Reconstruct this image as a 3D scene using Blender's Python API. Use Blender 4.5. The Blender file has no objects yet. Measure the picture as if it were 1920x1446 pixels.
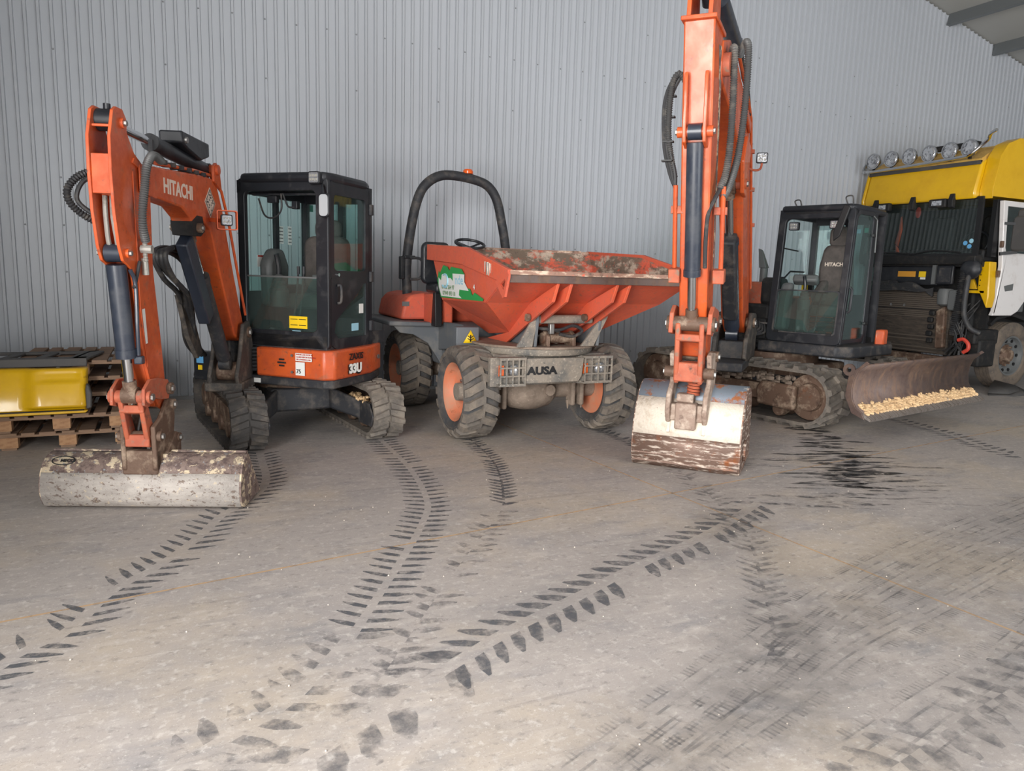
import bpy, math, random
from mathutils import Vector, Matrix, Euler
random.seed(7)
scene = bpy.context.scene
COL = scene.collection
# ---------------------------------------------------------------- camera
cam_d = bpy.data.cameras.new('camera')
cam_d.sensor_width = 36.0
cam_d.lens = 1370.0 / 1920.0 * 36.0
cam_d.clip_start = 0.05
cam = bpy.data.objects.new('camera', cam_d); COL.objects.link(cam)
def cam_matrix(yaw, vpx, vpy, f, h):
    d = Vector((vpx, vpy, f)).normalized(); up = -d
    fw = Vector((0, 0, 1)) - up * up.z; fw.normalize()
    rt = fw.cross(up)
    if rt.x < 0: rt = -rt
    Y = math.cos(yaw) * fw - math.sin(yaw) * rt
    X = math.sin(yaw) * fw + math.cos(yaw) * rt
    R = Matrix((X, Y, up))                        # image axes (x right, y down, z forward) -> world
    R = R @ Matrix(((1, 0, 0), (0, -1, 0), (0, 0, -1)))
    M = R.to_4x4(); M.translation = (0, 0, h); return M
cam.matrix_world = cam_matrix(math.radians(25.5), -267.0, 8871.0, 1370.0, 1.6)
scene.camera = cam
# ---------------------------------------------------------------- light: overcast daylight through the open shed door behind the camera
scene.view_settings.view_transform = 'Standard'; scene.view_settings.look = 'None'
scene.view_settings.exposure = 0.34; scene.view_settings.gamma = 1.0
scene.view_settings.use_curve_mapping = False
wd = bpy.data.worlds.new('overcast_sky'); scene.world = wd; wd.use_nodes = True
wd.node_tree.nodes['Background'].inputs[0].default_value = (0.80, 0.90, 1.0, 1)
wd.node_tree.nodes['Background'].inputs[1].default_value = 0.5
def area(name, loc, rot, sx, sy, power, col):
    l = bpy.data.lights.new(name, 'AREA'); l.shape = 'RECTANGLE'; l.size = sx; l.size_y = sy
    l.energy = power; l.color = col
    o = bpy.data.objects.new(name, l); COL.objects.link(o); o.location = loc; o.rotation_euler = rot
    return o
SIDE_DOOR = (-4.4, 1.1, 4.4)     # y0, y1, height of the big door opening in the left wall (x = X0)
DOOR = (5.2, 12.0, 4.6)           # x0, x1, height of the door opening in the front wall
area('side_door_daylight', (-3.0, -1.65, 2.3), (math.radians(90), 0, math.radians(-90)), 5.4, 4.3, 1500, (1.0, 0.985, 0.965))
area('front_door_daylight', (8.6, -5.0, 2.4), (math.radians(90), 0, 0), 6.6, 4.4, 430, (0.96, 0.985, 1.0))

scene.cycles.transparent_max_bounces = 18      # stains on the floor lie over one another
# ---------------------------------------------------------------- helpers
ROOT = {}
def lin(c):
    return tuple((x / 12.92 if x <= 0.04045 else ((x + 0.055) / 1.055) ** 2.4) for x in (v / 255.0 for v in c))
MATS = {}
def pm(name, base, rough=0.5, metal=0.0, layers=(), bump=0.0, bscale=40.0, coat=0.0, spec=0.5):
    m = bpy.data.materials.new(name); m.use_nodes = True; nt = m.node_tree; N = nt.nodes; L = nt.links
    b = N['Principled BSDF']; tc = N.new('ShaderNodeTexCoord')
    col = N.new('ShaderNodeRGB'); col.outputs[0].default_value = (*lin(base), 1); cur = col.outputs[0]
    rcur = None
    for i, (c, sc, lo, hi, st) in enumerate(layers):
        mp = N.new('ShaderNodeMapping'); mp.inputs['Scale'].default_value = st; mp.inputs['Location'].default_value = (i * 3.7, i * 1.3, i * 2.1)
        L.new(tc.outputs['Object'], mp.inputs[0])
        nz = N.new('ShaderNodeTexNoise'); nz.inputs['Scale'].default_value = sc; nz.inputs['Detail'].default_value = 7; nz.inputs['Roughness'].default_value = 0.68
        L.new(mp.outputs[0], nz.inputs['Vector'])
        mr = N.new('ShaderNodeMapRange'); mr.inputs[1].default_value = lo; mr.inputs[2].default_value = hi
        L.new(nz.outputs[0], mr.inputs[0])
        mx = N.new('ShaderNodeMix'); mx.data_type = 'RGBA'
        L.new(mr.outputs[0], mx.inputs[0]); L.new(cur, mx.inputs[6]); mx.inputs[7].default_value = (*lin(c), 1)
        cur = mx.outputs[2]
        if rcur is None: rcur = mr.outputs[0]
    L.new(cur, b.inputs['Base Color'])
    b.inputs['Roughness'].default_value = rough; b.inputs['Metallic'].default_value = metal
    b.inputs['Specular IOR Level'].default_value = spec
    if coat: b.inputs['Coat Weight'].default_value = coat; b.inputs['Coat Roughness'].default_value = 0.1
    if rcur is not None:
        ma = N.new('ShaderNodeMapRange'); ma.inputs[3].default_value = rough; ma.inputs[4].default_value = min(1.0, max(rough, 0.75)); L.new(rcur, ma.inputs[0]); L.new(ma.outputs[0], b.inputs['Roughness'])
    if bump:
        nz = N.new('ShaderNodeTexNoise'); nz.inputs['Scale'].default_value = bscale; nz.inputs['Detail'].default_value = 5
        L.new(tc.outputs['Object'], nz.inputs['Vector'])
        bp = N.new('ShaderNodeBump'); bp.inputs['Strength'].default_value = bump; bp.inputs['Distance'].default_value = 0.01
        L.new(nz.outputs[0], bp.inputs['Height']); L.new(bp.outputs[0], b.inputs['Normal'])
    MATS[name] = m; return m
def glass(name, tint, gl=.04, dust=0.0):
    m = bpy.data.materials.new(name); m.use_nodes = True; nt = m.node_tree; N = nt.nodes; L = nt.links
    N.remove(N['Principled BSDF'])
    t = N.new('ShaderNodeBsdfTransparent'); t.inputs[0].default_value = (*tint, 1)
    g = N.new('ShaderNodeBsdfGlossy'); g.inputs['Roughness'].default_value = 0.02; g.inputs[0].default_value = (0.9, 0.95, 0.95, 1)
    lw = N.new('ShaderNodeLayerWeight'); lw.inputs[0].default_value = .5
    pw = N.new('ShaderNodeMath'); pw.operation = 'POWER'; pw.inputs[1].default_value = 4.0; L.new(lw.outputs['Facing'], pw.inputs[0])
    fr = N.new('ShaderNodeMath'); fr.operation = 'MULTIPLY_ADD'; fr.inputs[1].default_value = .8; fr.inputs[2].default_value = gl; L.new(pw.outputs[0], fr.inputs[0])
    mx = N.new('ShaderNodeMixShader'); L.new(fr.outputs[0], mx.inputs[0]); L.new(t.outputs[0], mx.inputs[1]); L.new(g.outputs[0], mx.inputs[2])
    out = mx.outputs[0]
    if dust:
        df = N.new('ShaderNodeBsdfDiffuse'); df.inputs[0].default_value = (.30, .38, .36, 1); m2 = N.new('ShaderNodeMixShader'); m2.inputs[0].default_value = dust
        L.new(out, m2.inputs[1]); L.new(df.outputs[0], m2.inputs[2]); out = m2.outputs[0]
    L.new(out, N['Material Output'].inputs[0]); MATS[name] = m; return m
S1 = (1, 1, 1)
DUST = (150, 138, 124); MUD = (128, 110, 94); RUST = (112, 70, 46)
ORANGE = pm('orange_paint', (206, 90, 40), 0.36, 0, [((172, 70, 36), 3.0, .40, .68, S1), ((104, 64, 48), 18, .60, .72, S1), ((140, 96, 74), 7, .56, .78, S1)], coat=.2)
ORANGE2 = pm('orange_paint_worn', (182, 96, 66), 0.6, 0, [((164, 84, 62), 6, .4, .62, S1), (MUD, 16, .54, .68, S1), ((196, 170, 150), 40, .64, .74, S1), ((84, 62, 52), 9, .60, .72, S1)])
SKIPOR = pm('skip_red_orange', (212, 94, 64), 0.5, 0, [((196, 92, 72), 3, .4, .7, S1), ((148, 100, 84), 30, .56, .72, S1), ((226, 160, 134), 70, .66, .76, S1)])
SKIPIN = pm('skip_inside', (212, 96, 72), 0.7, 0, [((116, 100, 86), 3.0, .42, .50, (1, .8, 2.0)), ((190, 172, 154), 5.0, .50, .60, (1, .8, 1.6)), ((86, 74, 64), 16, .56, .68, S1), ((206, 104, 80), 11, .60, .66, S1)], bump=.3)
LIPWORN = pm('skip_lip_worn', (150, 116, 100), 0.7, 0, [((214, 190, 168), 9, .5, .6, (.6, 1, 2)), ((96, 78, 68), 12, .55, .68, S1), ((206, 96, 72), 16, .62, .7, S1)])
BLACK = pm('black_satin', (30, 32, 37), 0.42, 0, [((62, 61, 62), 6, .52, .8, S1), ((130, 120, 108), 70, .70, .8, S1)])
BLACKD = pm('black_dusty', (44, 45, 49), 0.6, 0, [((104, 96, 88), 7, .48, .78, S1), ((150, 140, 126), 60, .66, .78, S1)])
NAVY = pm('dark_blue_black', (44, 50, 62), 0.38, 0, [((78, 80, 84), 5, .5, .8, S1), ((170, 168, 160), 55, .71, .78, S1), ((190, 186, 176), 7, .72, .76, (3, 3, .8))], coat=.2)
CHROME = pm('chrome_rod', (205, 206, 208), 0.16, 1.0)
STEEL = pm('bare_steel', (150, 148, 145), 0.45, .8, [((96, 80, 66), 8, .5, .75, S1)])
PIPE = pm('grey_pipe', (150, 148, 142), 0.5, .2, [((104, 96, 88), 9, .5, .7, S1)])
CAST = pm('dirty_casting', (104, 82, 68), 0.65, .25, [((168, 148, 128), 7, .5, .68, S1), ((66, 50, 42), 12, .55, .75, S1), (RUST, 5, .6, .7, S1)], bump=.3)
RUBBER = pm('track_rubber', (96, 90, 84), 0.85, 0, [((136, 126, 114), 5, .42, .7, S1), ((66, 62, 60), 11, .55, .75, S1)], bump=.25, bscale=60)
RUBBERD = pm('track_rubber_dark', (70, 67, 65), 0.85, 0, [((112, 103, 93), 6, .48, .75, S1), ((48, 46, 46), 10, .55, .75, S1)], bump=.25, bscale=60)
TYRE = pm('tyre_rubber', (72, 70, 69), 0.85, 0, [((108, 100, 92), 7, .45, .72, S1), ((58, 64, 70), 4, .5, .7, S1)], bump=.2, bscale=70)
LUG = pm('tyre_lug', (102, 95, 88), 0.88, 0, [((132, 120, 106), 6, .45, .7, S1), ((76, 72, 70), 9, .55, .75, S1)], bump=.2, bscale=70)
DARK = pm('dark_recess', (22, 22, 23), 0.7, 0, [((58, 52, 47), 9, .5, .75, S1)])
HOSE = pm('black_hose', (46, 46, 48), 0.55, 0, [((104, 98, 90), 9, .52, .75, S1)])
HOSEG = pm('grey_spiral_hose', (74, 74, 74), 0.5, 0, [((116, 110, 102), 7, .5, .7, S1)])
MUDAX = pm('muddy_axle', (142, 126, 112), 0.85, 0, [((112, 98, 86), 7, .4, .65, S1), ((164, 148, 132), 18, .55, .75, S1)], bump=.5, bscale=30)
GREY = pm('grey_machine_paint', (98, 102, 106), 0.5, 0, [((134, 130, 124), 4, .5, .8, S1), ((172, 164, 154), 60, .68, .76, S1)])
GREYM = pm('grey_splattered', (104, 102, 98), 0.75, 0, [((140, 130, 118), 5, .38, .58, S1), ((184, 172, 156), 48, .56, .68, S1), ((78, 78, 78), 14, .6, .72, S1)], bump=.4)
SEAT = pm('seat_cloth', (92, 84, 80), 0.85, 0, [((70, 64, 62), 8, .4, .7, S1)])
PLAST = pm('grey_plastic', (96, 98, 98), 0.55)
GLASSC = glass('cab_glass', (.80, .93, .91), .04, .03)
GLASSD = glass('dusty_lower_glass', (.66, .80, .77), .06, .07)
GLASSW = glass('truck_windscreen_glass', (.60, .70, .70), .06, .04)
WHITE = pm('white_sticker', (226, 226, 222), 0.5, 0, [((170, 165, 158), 20, .6, .8, S1)])
LETTER = pm('cream_lettering', (222, 205, 190), 0.5)
INK = pm('black_ink', (20, 20, 22), 0.5)
REDINK = pm('red_ink', (176, 60, 48), 0.5)
YELST = pm('yellow_sticker', (236, 196, 28), 0.5)
BLUEST = pm('blue_sticker', (96, 160, 205), 0.5)
GREENST = pm('green_vinyl', (44, 150, 74), 0.45, 0, [((200, 70, 40), 11, .68, .7, S1)])
CYANTXT = pm('pale_blue_print', (150, 196, 214), 0.5)
LENS = pm('lamp_lens', (214, 216, 220), 0.1, .75, [((120, 122, 128), 22, .5, .6, S1)])
AMBER = pm('amber_lens', (230, 96, 30), 0.2, 0, coat=.5)
YELLOW = pm('truck_yellow', (222, 174, 8), 0.3, 0, [((206, 156, 10), 3, .45, .8, S1), ((150, 124, 50), 14, .7, .86, S1)], coat=.4)
YELLOWD = pm('faded_yellow_top', (206, 166, 84), 0.5, 0, [((170, 128, 60), 4, .45, .7, S1), ((120, 96, 60), 12, .62, .8, S1)])
WHITEP = pm('white_door_paint', (222, 218, 216), 0.35, 0, [((196, 186, 180), 4, .5, .8, S1)], coat=.3)
RADI = pm('radiator_dirty', (70, 62, 55), 0.75, .1, [((96, 84, 72), 5, .45, .7, (1, 1, 8)), ((46, 42, 40), 6, .5, .7, (1, 1, 5))])
WOOD = pm('pallet_wood', (146, 118, 96), 0.85, 0, [((104, 80, 62), 6, .4, .7, (.6, 6, 6)), ((176, 146, 118), 9, .58, .78, (1, 8, 8))], bump=.2)
WOODB = pm('pallet_block_wood', (178, 138, 102), 0.85, 0, [((146, 104, 74), 7, .42, .7, (2, 5, 5)), ((116, 82, 60), 12, .62, .78, S1)], bump=.2)
GRILLE = pm('dark_grey_plastic_panel', (74, 72, 71), 0.6, 0, [((100, 94, 88), 5, .5, .8, S1)])
SOIL = pm('dry_yellow_soil', (212, 180, 138), 0.95, 0, [((176, 142, 104), 12, .45, .7, S1), ((140, 130, 122), 5, .6, .7, S1)], bump=.6, bscale=60)
BLADEM = pm('blade_rusty', (98, 82, 76), 0.5, .35, [((124, 98, 80), 5, .45, .7, (3, 1, 1)), ((164, 150, 138), 40, .66, .74, (3, 1, .6)), ((80, 62, 58), 8, .5, .75, S1)])
EDGE = pm('worn_cutting_edge', (150, 142, 136), 0.45, .5, [((104, 92, 84), 7, .45, .65, (6, 1, 1))])
BKTGREY = pm('bucket_scraped_grey', (166, 158, 151), 0.65, .15, [((188, 180, 172), 6, .4, .62, (1, 1, 3)), ((124, 108, 98), 20, .57, .61, (1, 1, 1.8)), ((206, 190, 164), 24, .60, .66, S1), ((96, 82, 76), 60, .60, .65, S1)], bump=.25, bscale=80)
BKTTOP = pm('bucket_flaking_brown', (128, 110, 102), 0.7, .1, [((96, 80, 76), 22, .48, .58, S1), ((206, 188, 160), 9, .525, .56, (1, 1, 1.3)), ((150, 156, 160), 30, .60, .66, S1), ((110, 84, 70), 40, .62, .68, S1)], bump=.3, bscale=80)
BKTWHITE = pm('bucket_cement_white', (226, 214, 198), 0.85, 0, [((200, 184, 164), 12, .5, .7, S1), ((128, 98, 88), 8, .67, .70, (1, 1, 2))], bump=.35, bscale=50)
BKTSTRIPE = pm('bucket_scraped_brown', (122, 98, 86), 0.55, .35, [((212, 196, 182), 6, .52, .60, (1.2, 1.2, 9)), ((150, 92, 58), 5, .55, .66, S1), ((230, 218, 204), 30, .64, .68, (1, 1, 3))])
BKTBLUE = pm('bucket_bare_blue_grey', (122, 130, 140), 0.5, .3, [((150, 92, 56), 4, .52, .58, S1), ((214, 206, 196), 9, .62, .66, S1)])

CEMENT = pm('cement_caked_casting', (150, 128, 114), 0.75, .1, [((190, 172, 156), 8, .45, .62, S1), ((96, 76, 66), 12, .56, .7, S1)], bump=.4)
POST = pm('dusty_dark_casting', (66, 62, 59), 0.7, .1, [((116, 104, 92), 8, .48, .7, S1), ((44, 42, 42), 13, .56, .72, S1), ((160, 146, 128), 45, .66, .74, S1)], bump=.35)
class MB:
    def __init__(s, M=None): s.v = []; s.f = []; s.k = []; s.M = M or Matrix.Identity(4)
    def add(s, vs, fs):
        o = len(s.v); s.k.append((o, len(s.f))); s.v += [s.M @ Vector(p) for p in vs]; s.f += [[i + o for i in f] for f in fs]; return s
    def hexa(s, p): return s.add(p, [(0, 3, 2, 1), (4, 5, 6, 7), (0, 1, 5, 4), (1, 2, 6, 5), (2, 3, 7, 6), (3, 0, 4, 7)])
    def box(s, x0, x1, y0, y1, z0, z1):
        return s.hexa([(x0, y0, z0), (x1, y0, z0), (x1, y1, z0), (x0, y1, z0), (x0, y0, z1), (x1, y0, z1), (x1, y1, z1), (x0, y1, z1)])
    def boxc(s, c, sz, rot=(0, 0, 0)):
        R = Euler(rot).to_matrix(); c = Vector(c); a, b, d = (q / 2 for q in sz)
        return s.hexa([c + R @ Vector(q) for q in [(-a, -b, -d), (a, -b, -d), (a, b, -d), (-a, b, -d), (-a, -b, d), (a, -b, d), (a, b, d), (-a, b, d)]])
    def bar(s, p0, p1, w, h, up=(0, 0, 1)):
        p0, p1 = Vector(p0), Vector(p1); t = (p1 - p0).normalized(); up = Vector(up)
        if abs(t.dot(up)) > .98: up = Vector((1, 0, 0))
        a = t.cross(up).normalized() * w / 2; b = a.cross(t).normalized() * h / 2
        return s.hexa([p0 - a - b, p0 + a - b, p1 + a - b, p1 - a - b, p0 - a + b, p0 + a + b, p1 + a + b, p1 - a + b])
    def poly(s, prof, a0, a1, plane='xz'):
        n = len(prof)
        def mk(p, a): return (p[0], a, p[1]) if plane == 'xz' else ((p[0], p[1], a) if plane == 'xy' else (a, p[0], p[1]))
        vs = [mk(p, a0) for p in prof] + [mk(p, a1) for p in prof]
        return s.add(vs, [list(range(n)), list(range(2 * n - 1, n - 1, -1))] + [(i, i + n, (i + 1) % n + n, (i + 1) % n) for i in range(n)])
    def cyl(s, p0, p1, r0, r1=None, n=16, caps=True):
        return s.tube([p0, p1], [r0, r0 if r1 is None else r1], n, caps)
    def tube(s, pts, r, n=8, caps=True, closed=False):
        pts = [Vector(p) for p in pts]; m = len(pts); rs = r if isinstance(r, (list, tuple)) else [r] * m
        u = None; vs = []; fs = []
        for i, p in enumerate(pts):
            a = pts[(i - 1) % m] if (i > 0 or closed) else p; b = pts[(i + 1) % m] if (i < m - 1 or closed) else p
            t = (b - a).normalized()
            if u is None:
                u = Vector((0, 0, 1)) if abs(t.z) < .9 else Vector((1, 0, 0))
            u = (u - t * u.dot(t)).normalized(); w = t.cross(u)
            for k in range(n):
                q = 2 * math.pi * k / n; vs.append(p + (u * math.cos(q) + w * math.sin(q)) * rs[i])
        for i in range(m if closed else m - 1):
            for k in range(n):
                fs.append((i * n + k, i * n + (k + 1) % n, (i + 1) % m * n + (k + 1) % n, (i + 1) % m * n + k))
        if caps and not closed: fs += [list(range(n - 1, -1, -1)), list(range((m - 1) * n, m * n))]
        return s.add(vs, fs)
    def lathe(s, prof, o, axis, n=24, closed=False):
        o = Vector(o); ax = Vector(axis).normalized(); u = Vector((0, 0, 1)) if abs(ax.z) < .9 else Vector((1, 0, 0))
        u = (u - ax * u.dot(ax)).normalized(); w = ax.cross(u); m = len(prof); vs = []; fs = []
        for (r, t) in prof:
            for k in range(n):
                q = 2 * math.pi * k / n; vs.append(o + ax * t + (u * math.cos(q) + w * math.sin(q)) * r)
        for i in range(m if closed else m - 1):
            for k in range(n):
                fs.append((i * n + k, i * n + (k + 1) % n, (i + 1) % m * n + (k + 1) % n, (i + 1) % m * n + k))
        if not closed: fs += [list(range(n - 1, -1, -1)), list(range((m - 1) * n, m * n))]
        return s.add(vs, fs)
    def ell(s, c, r, n=12, m=8, zmin=-1):
        c = Vector(c); vs = []; fs = []
        for i in range(m + 1):
            a = -math.pi / 2 + math.pi * i / m
            for k in range(n):
                q = 2 * math.pi * k / n; z = max(math.sin(a), zmin)
                vs.append(c + Vector((r[0] * math.cos(a) * math.cos(q), r[1] * math.cos(a) * math.sin(q), r[2] * z)))
        for i in range(m):
            for k in range(n): fs.append((i * n + k, i * n + (k + 1) % n, (i + 1) * n + (k + 1) % n, (i + 1) * n + k))
        return s.add(vs, fs)
    def build(s, name, mat, parent=None, bevel=0, solid=0, smooth=True, ang=0.6):
        off = ROOT[parent.name] if parent else Vector((0, 0, 0))
        me = bpy.data.meshes.new(name); me.from_pydata([tuple(v - off) for v in s.v], [], s.f)
        import bmesh
        bm = bmesh.new(); bm.from_mesh(me); bmesh.ops.recalc_face_normals(bm, faces=bm.faces); bm.to_mesh(me); bm.free()
        if smooth: me.shade_smooth(); me.set_sharp_from_angle(angle=ang)
        me.materials.append(mat); o = bpy.data.objects.new(name, me); COL.objects.link(o)
        if parent: o.parent = parent; ROOT[o.name] = off
        else: ROOT[o.name] = Vector((0, 0, 0))
        if solid: md = o.modifiers.new('thickness', 'SOLIDIFY'); md.thickness = solid; md.offset = 0
        if bevel: md = o.modifiers.new('bevel', 'BEVEL'); md.width = bevel; md.segments = 2; md.limit_method = 'ANGLE'; md.angle_limit = .6
        return o
def each(mb, name, mat, parent=None, **kw):
    """every primitive collected in mb becomes an object of its own"""
    out = []; ks = mb.k + [(len(mb.v), len(mb.f))]
    for (a, f), (b, g) in zip(ks, ks[1:]):
        m = MB(); m.v = mb.v[a:b]; m.f = [[i - a for i in q] for q in mb.f[f:g]]; out.append(m.build(name, mat, parent, **kw))
    return out
def tag(o, label, cat=None, group=None, kind=None):
    if label: o['label'] = label
    if cat: o['category'] = cat
    if group: o['group'] = group
    if kind: o['kind'] = kind
    return o
def thing(name, loc, label, cat, group=None):
    o = bpy.data.objects.new(name, None); COL.objects.link(o); o.location = loc; o.empty_display_size = .2
    ROOT[o.name] = Vector(loc); return tag(o, label, cat, group)
def struct(o): o['kind'] = 'structure'; return o
def frame(ox, oy, fx, fy, oz=0.0):
    l = math.hypot(fx, fy); fx /= l; fy /= l
    return Matrix(((fx, -fy, 0, ox), (fy, fx, 0, oy), (0, 0, 1, oz), (0, 0, 0, 1)))
def spline(pts, n=8):
    P = [Vector(p) for p in pts]; P = [P[0] * 2 - P[1]] + P + [P[-1] * 2 - P[-2]]; out = []
    for i in range(1, len(P) - 2):
        for k in range(n):
            t = k / n; a, b, c, d = P[i - 1], P[i], P[i + 1], P[i + 2]
            out.append(.5 * ((2 * b) + (c - a) * t + (2 * a - 5 * b + 4 * c - d) * t * t + (3 * b - a - 3 * c + d) * t ** 3))
    out.append(P[-2]); return out
def hose(M, pts, r, name, mat, parent, corr=0, n=8):
    sp = spline(pts, 10); mb = MB(M)
    if corr:
        L = sum((sp[i + 1] - sp[i]).length for i in range(len(sp) - 1)); k = max(8, int(L / corr)); d = []; acc = 0; tgt = 0; i = 0
        st = L / (2 * k)
        for a, b in zip(sp, sp[1:]):
            l = (b - a).length
            while tgt <= acc + l + 1e-9: d.append(a.lerp(b, (tgt - acc) / l if l else 0)); tgt += st
            acc += l
        mb.tube(d, [r if j % 2 else r * .70 for j in range(len(d))], n)
    else: mb.tube(sp, r, n)
    return mb.build(name, mat, parent)
def text(body, size, M, o, right, up, mat, parent, name='lettering', bold=0.0, sx=1.0, ext=.0012, align='LEFT', shear=0):
    cu = bpy.data.curves.new('txt', 'FONT'); cu.body = body; cu.size = size; cu.extrude = ext; cu.offset = bold; cu.align_x = align; cu.shear = shear
    cu.resolution_u = 3
    t = bpy.data.objects.new('txt', cu); COL.objects.link(t)
    me = bpy.data.meshes.new_from_object(t.evaluated_get(bpy.context.evaluated_depsgraph_get()))
    bpy.data.objects.remove(t); bpy.data.curves.remove(cu)
    R = Vector(right).normalized(); U = Vector(up).normalized(); n = R.cross(U)
    vs = [M @ (Vector(o) + R * v.co.x * sx + U * v.co.y + n * v.co.z) for v in me.vertices]; fs = [list(p.vertices) for p in me.polygons]
    bpy.data.meshes.remove(me)
    mb = MB(); mb.v = vs; mb.f = fs
    return mb.build(name, mat, parent, smooth=False)
def ram(M, p0, p1, p2, r, rr, parent, name, mat=None, mid=None):
    """hydraulic ram: barrel p0-p1 with eye at p0, chrome rod p1-p2 with eye at p2"""
    mat = mat or NAVY; a, b, c = Vector(p0), Vector(p1), Vector(p2); t = (b - a).normalized()
    m = MB(M); m.cyl(a + t * r * 1.2, b - t * .02, r, n=20); m.cyl(b - t * .05, b + t * .004, r * 1.1, n=20)
    m.cyl(a + Vector((0, -r * .8, 0)), a + Vector((0, r * .8, 0)), r * .95, n=18)
    o = m.build(name, mat, parent)
    k = MB(M); k.cyl(b, c, rr, n=16); k.build('rod', CHROME, o)
    e = MB(M); e.cyl(c + Vector((0, -r * .8, 0)), c + Vector((0, r * .8, 0)), rr * 1.7, n=18); e.cyl(c - (c - b).normalized() * rr * 3, c, rr * 1.35, n=14); e.build('rod_eye', CAST, o)
    return o
def pin(M, c, r, l, parent, mat, name='pin', nut=True):
    m = MB(M); c = Vector(c); m.cyl(c - Vector((0, l / 2, 0)), c + Vector((0, l / 2, 0)), r, n=14); o = m.build(name, mat, parent)
    if nut: k = MB(M); k.cyl(c + Vector((0, l / 2, 0)), c + Vector((0, l / 2 + .014, 0)), r * .55, n=6); k.cyl(c - Vector((0, l / 2, 0)), c - Vector((0, l / 2 + .014, 0)), r * .55, n=6); each(k, 'bolt', STEEL, o, smooth=False)
    return o
def rr(x0, x1, y0, y1, r, n=4):
    out = []
    for cx, cy, a in ((x1 - r, y1 - r, 0), (x0 + r, y1 - r, 90), (x0 + r, y0 + r, 180), (x1 - r, y0 + r, 270)):
        for k in range(n + 1): q = math.radians(a + 90 * k / n); out.append((cx + r * math.cos(q), cy + r * math.sin(q)))
    return out
def frame_ring(mb, outer, inner, a0, a1, plane='xz'):
    n = len(outer)
    def mk(p, a): return (p[0], a, p[1]) if plane == 'xz' else ((p[0], p[1], a) if plane == 'xy' else (a, p[0], p[1]))
    vs = [mk(p, a0) for p in outer] + [mk(p, a0) for p in inner] + [mk(p, a1) for p in outer] + [mk(p, a1) for p in inner]; fs = []
    for i in range(n):
        j = (i + 1) % n
        fs += [(i, j, n + j, n + i), (2 * n + i, 3 * n + i, 3 * n + j, 2 * n + j), (i, 2 * n + i, 2 * n + j, j), (n + i, n + j, 3 * n + j, 3 * n + i)]
    return mb.add(vs, fs)
def stadium(L, R, zc):
    a = L / 2 - R; per = 4 * a + 2 * math.pi * R
    def pos(u, h=0.0):
        u %= per
        if u < 2 * a: return (a - u, zc + R + h)                           # top, running backwards
        u -= 2 * a
        if u < math.pi * R: q = u / R; return (-a - (R + h) * math.sin(q), zc + (R + h) * math.cos(q))
        u -= math.pi * R
        if u < 2 * a: return (-a + u, zc - R - h)
        u -= 2 * a; q = u / R; return (a + (R + h) * math.sin(q), zc - (R + h) * math.cos(q))
    return pos, per
def crawler(M, y0, L, H, w, parent, lug_h, n, rub, slant, lugw, side=1):
    """rubber crawler track along local x at cross position y0"""
    zc = H / 2; R = H / 2 - lug_h; pos, per = stadium(L - 2 * lug_h, R, zc); N = 72; th = .035
    m = MB(M); vs = []; fs = []
    for i in range(N):
        u = per * i / N
        for (yy, h) in ((-w / 2, 0), (w / 2, 0), (w / 2, -th), (-w / 2, -th)):
            x, z = pos(u, h); vs.append((x, y0 + yy, z))
    for i in range(N):
        j = (i + 1) % N
        for k in range(4): fs.append((i * 4 + k, i * 4 + (k + 1) % 4, j * 4 + (k + 1) % 4, j * 4 + k))
    m.add(vs, fs); o = m.build('crawler_track', rub, parent)
    t = MB(M); pit = per / n
    for i in range(n):
        for sgn in (-1, 1):
            u0 = pit * (i + (.5 if sgn > 0 else 0))
            wi, wo = .012, w / 2 + .006; a = lugw * pit
            c = []
            for h in (-.004, lug_h):
                k = 0 if h < 0 else .10 * pit
                for (ww, uu) in ((wi, a / 2), (wo, a / 2 * .8 + slant * pit), (wo, -a / 2 * .8 + slant * pit), (wi, -a / 2)):
                    du = uu - math.copysign(k, uu - (slant * pit if ww > .1 else 0)); x, z = pos(u0 + du, h); c.append((x, y0 + sgn * (ww - (k * .5 if h > 0 and ww > .1 else 0)), z))
            t.hexa(c)
    t.build('tread', rub, o, smooth=False)
    f = MB(M); a = L / 2 - H / 2
    f.poly([(a * .96, zc - .10), (a * .96, zc + .07), (-a * .8, zc + .10), (-a * .96, zc + .05), (-a * .96, zc - .10)], y0 - w * .28, y0 + w * .28)
    f.build('track_frame', CAST, o, bevel=.01)
    for x in (a, -a):
        k = MB(M); ri = R - th - .004
        k.lathe([(.02, -w * .30), (ri * .55, -w * .30), (ri * .6, -w * .2), (ri * .95, -w * .2), (ri, -w * .15), (ri, w * .15), (ri * .95, w * .2), (ri * .6, w * .2), (ri * .55, w * .30), (.02, w * .30)], M.inverted() @ (M @ Vector((x, y0, zc))), (0, 1, 0), 24)
        k.build('idler' if x > 0 else 'sprocket', CAST, o)
    for i in range(4):
        x = -a * .7 + a * 1.4 * i / 3; k = MB(M); k.lathe([(.02, -w * .34), (.075, -w * .34), (.085, -w * .2), (.06, 0), (.085, w * .2), (.075, w * .34), (.02, w * .34)], (x, y0, zc - R + th + .09), (0, 1, 0), 16); k.build('roller', CAST, o)
    return o
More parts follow.
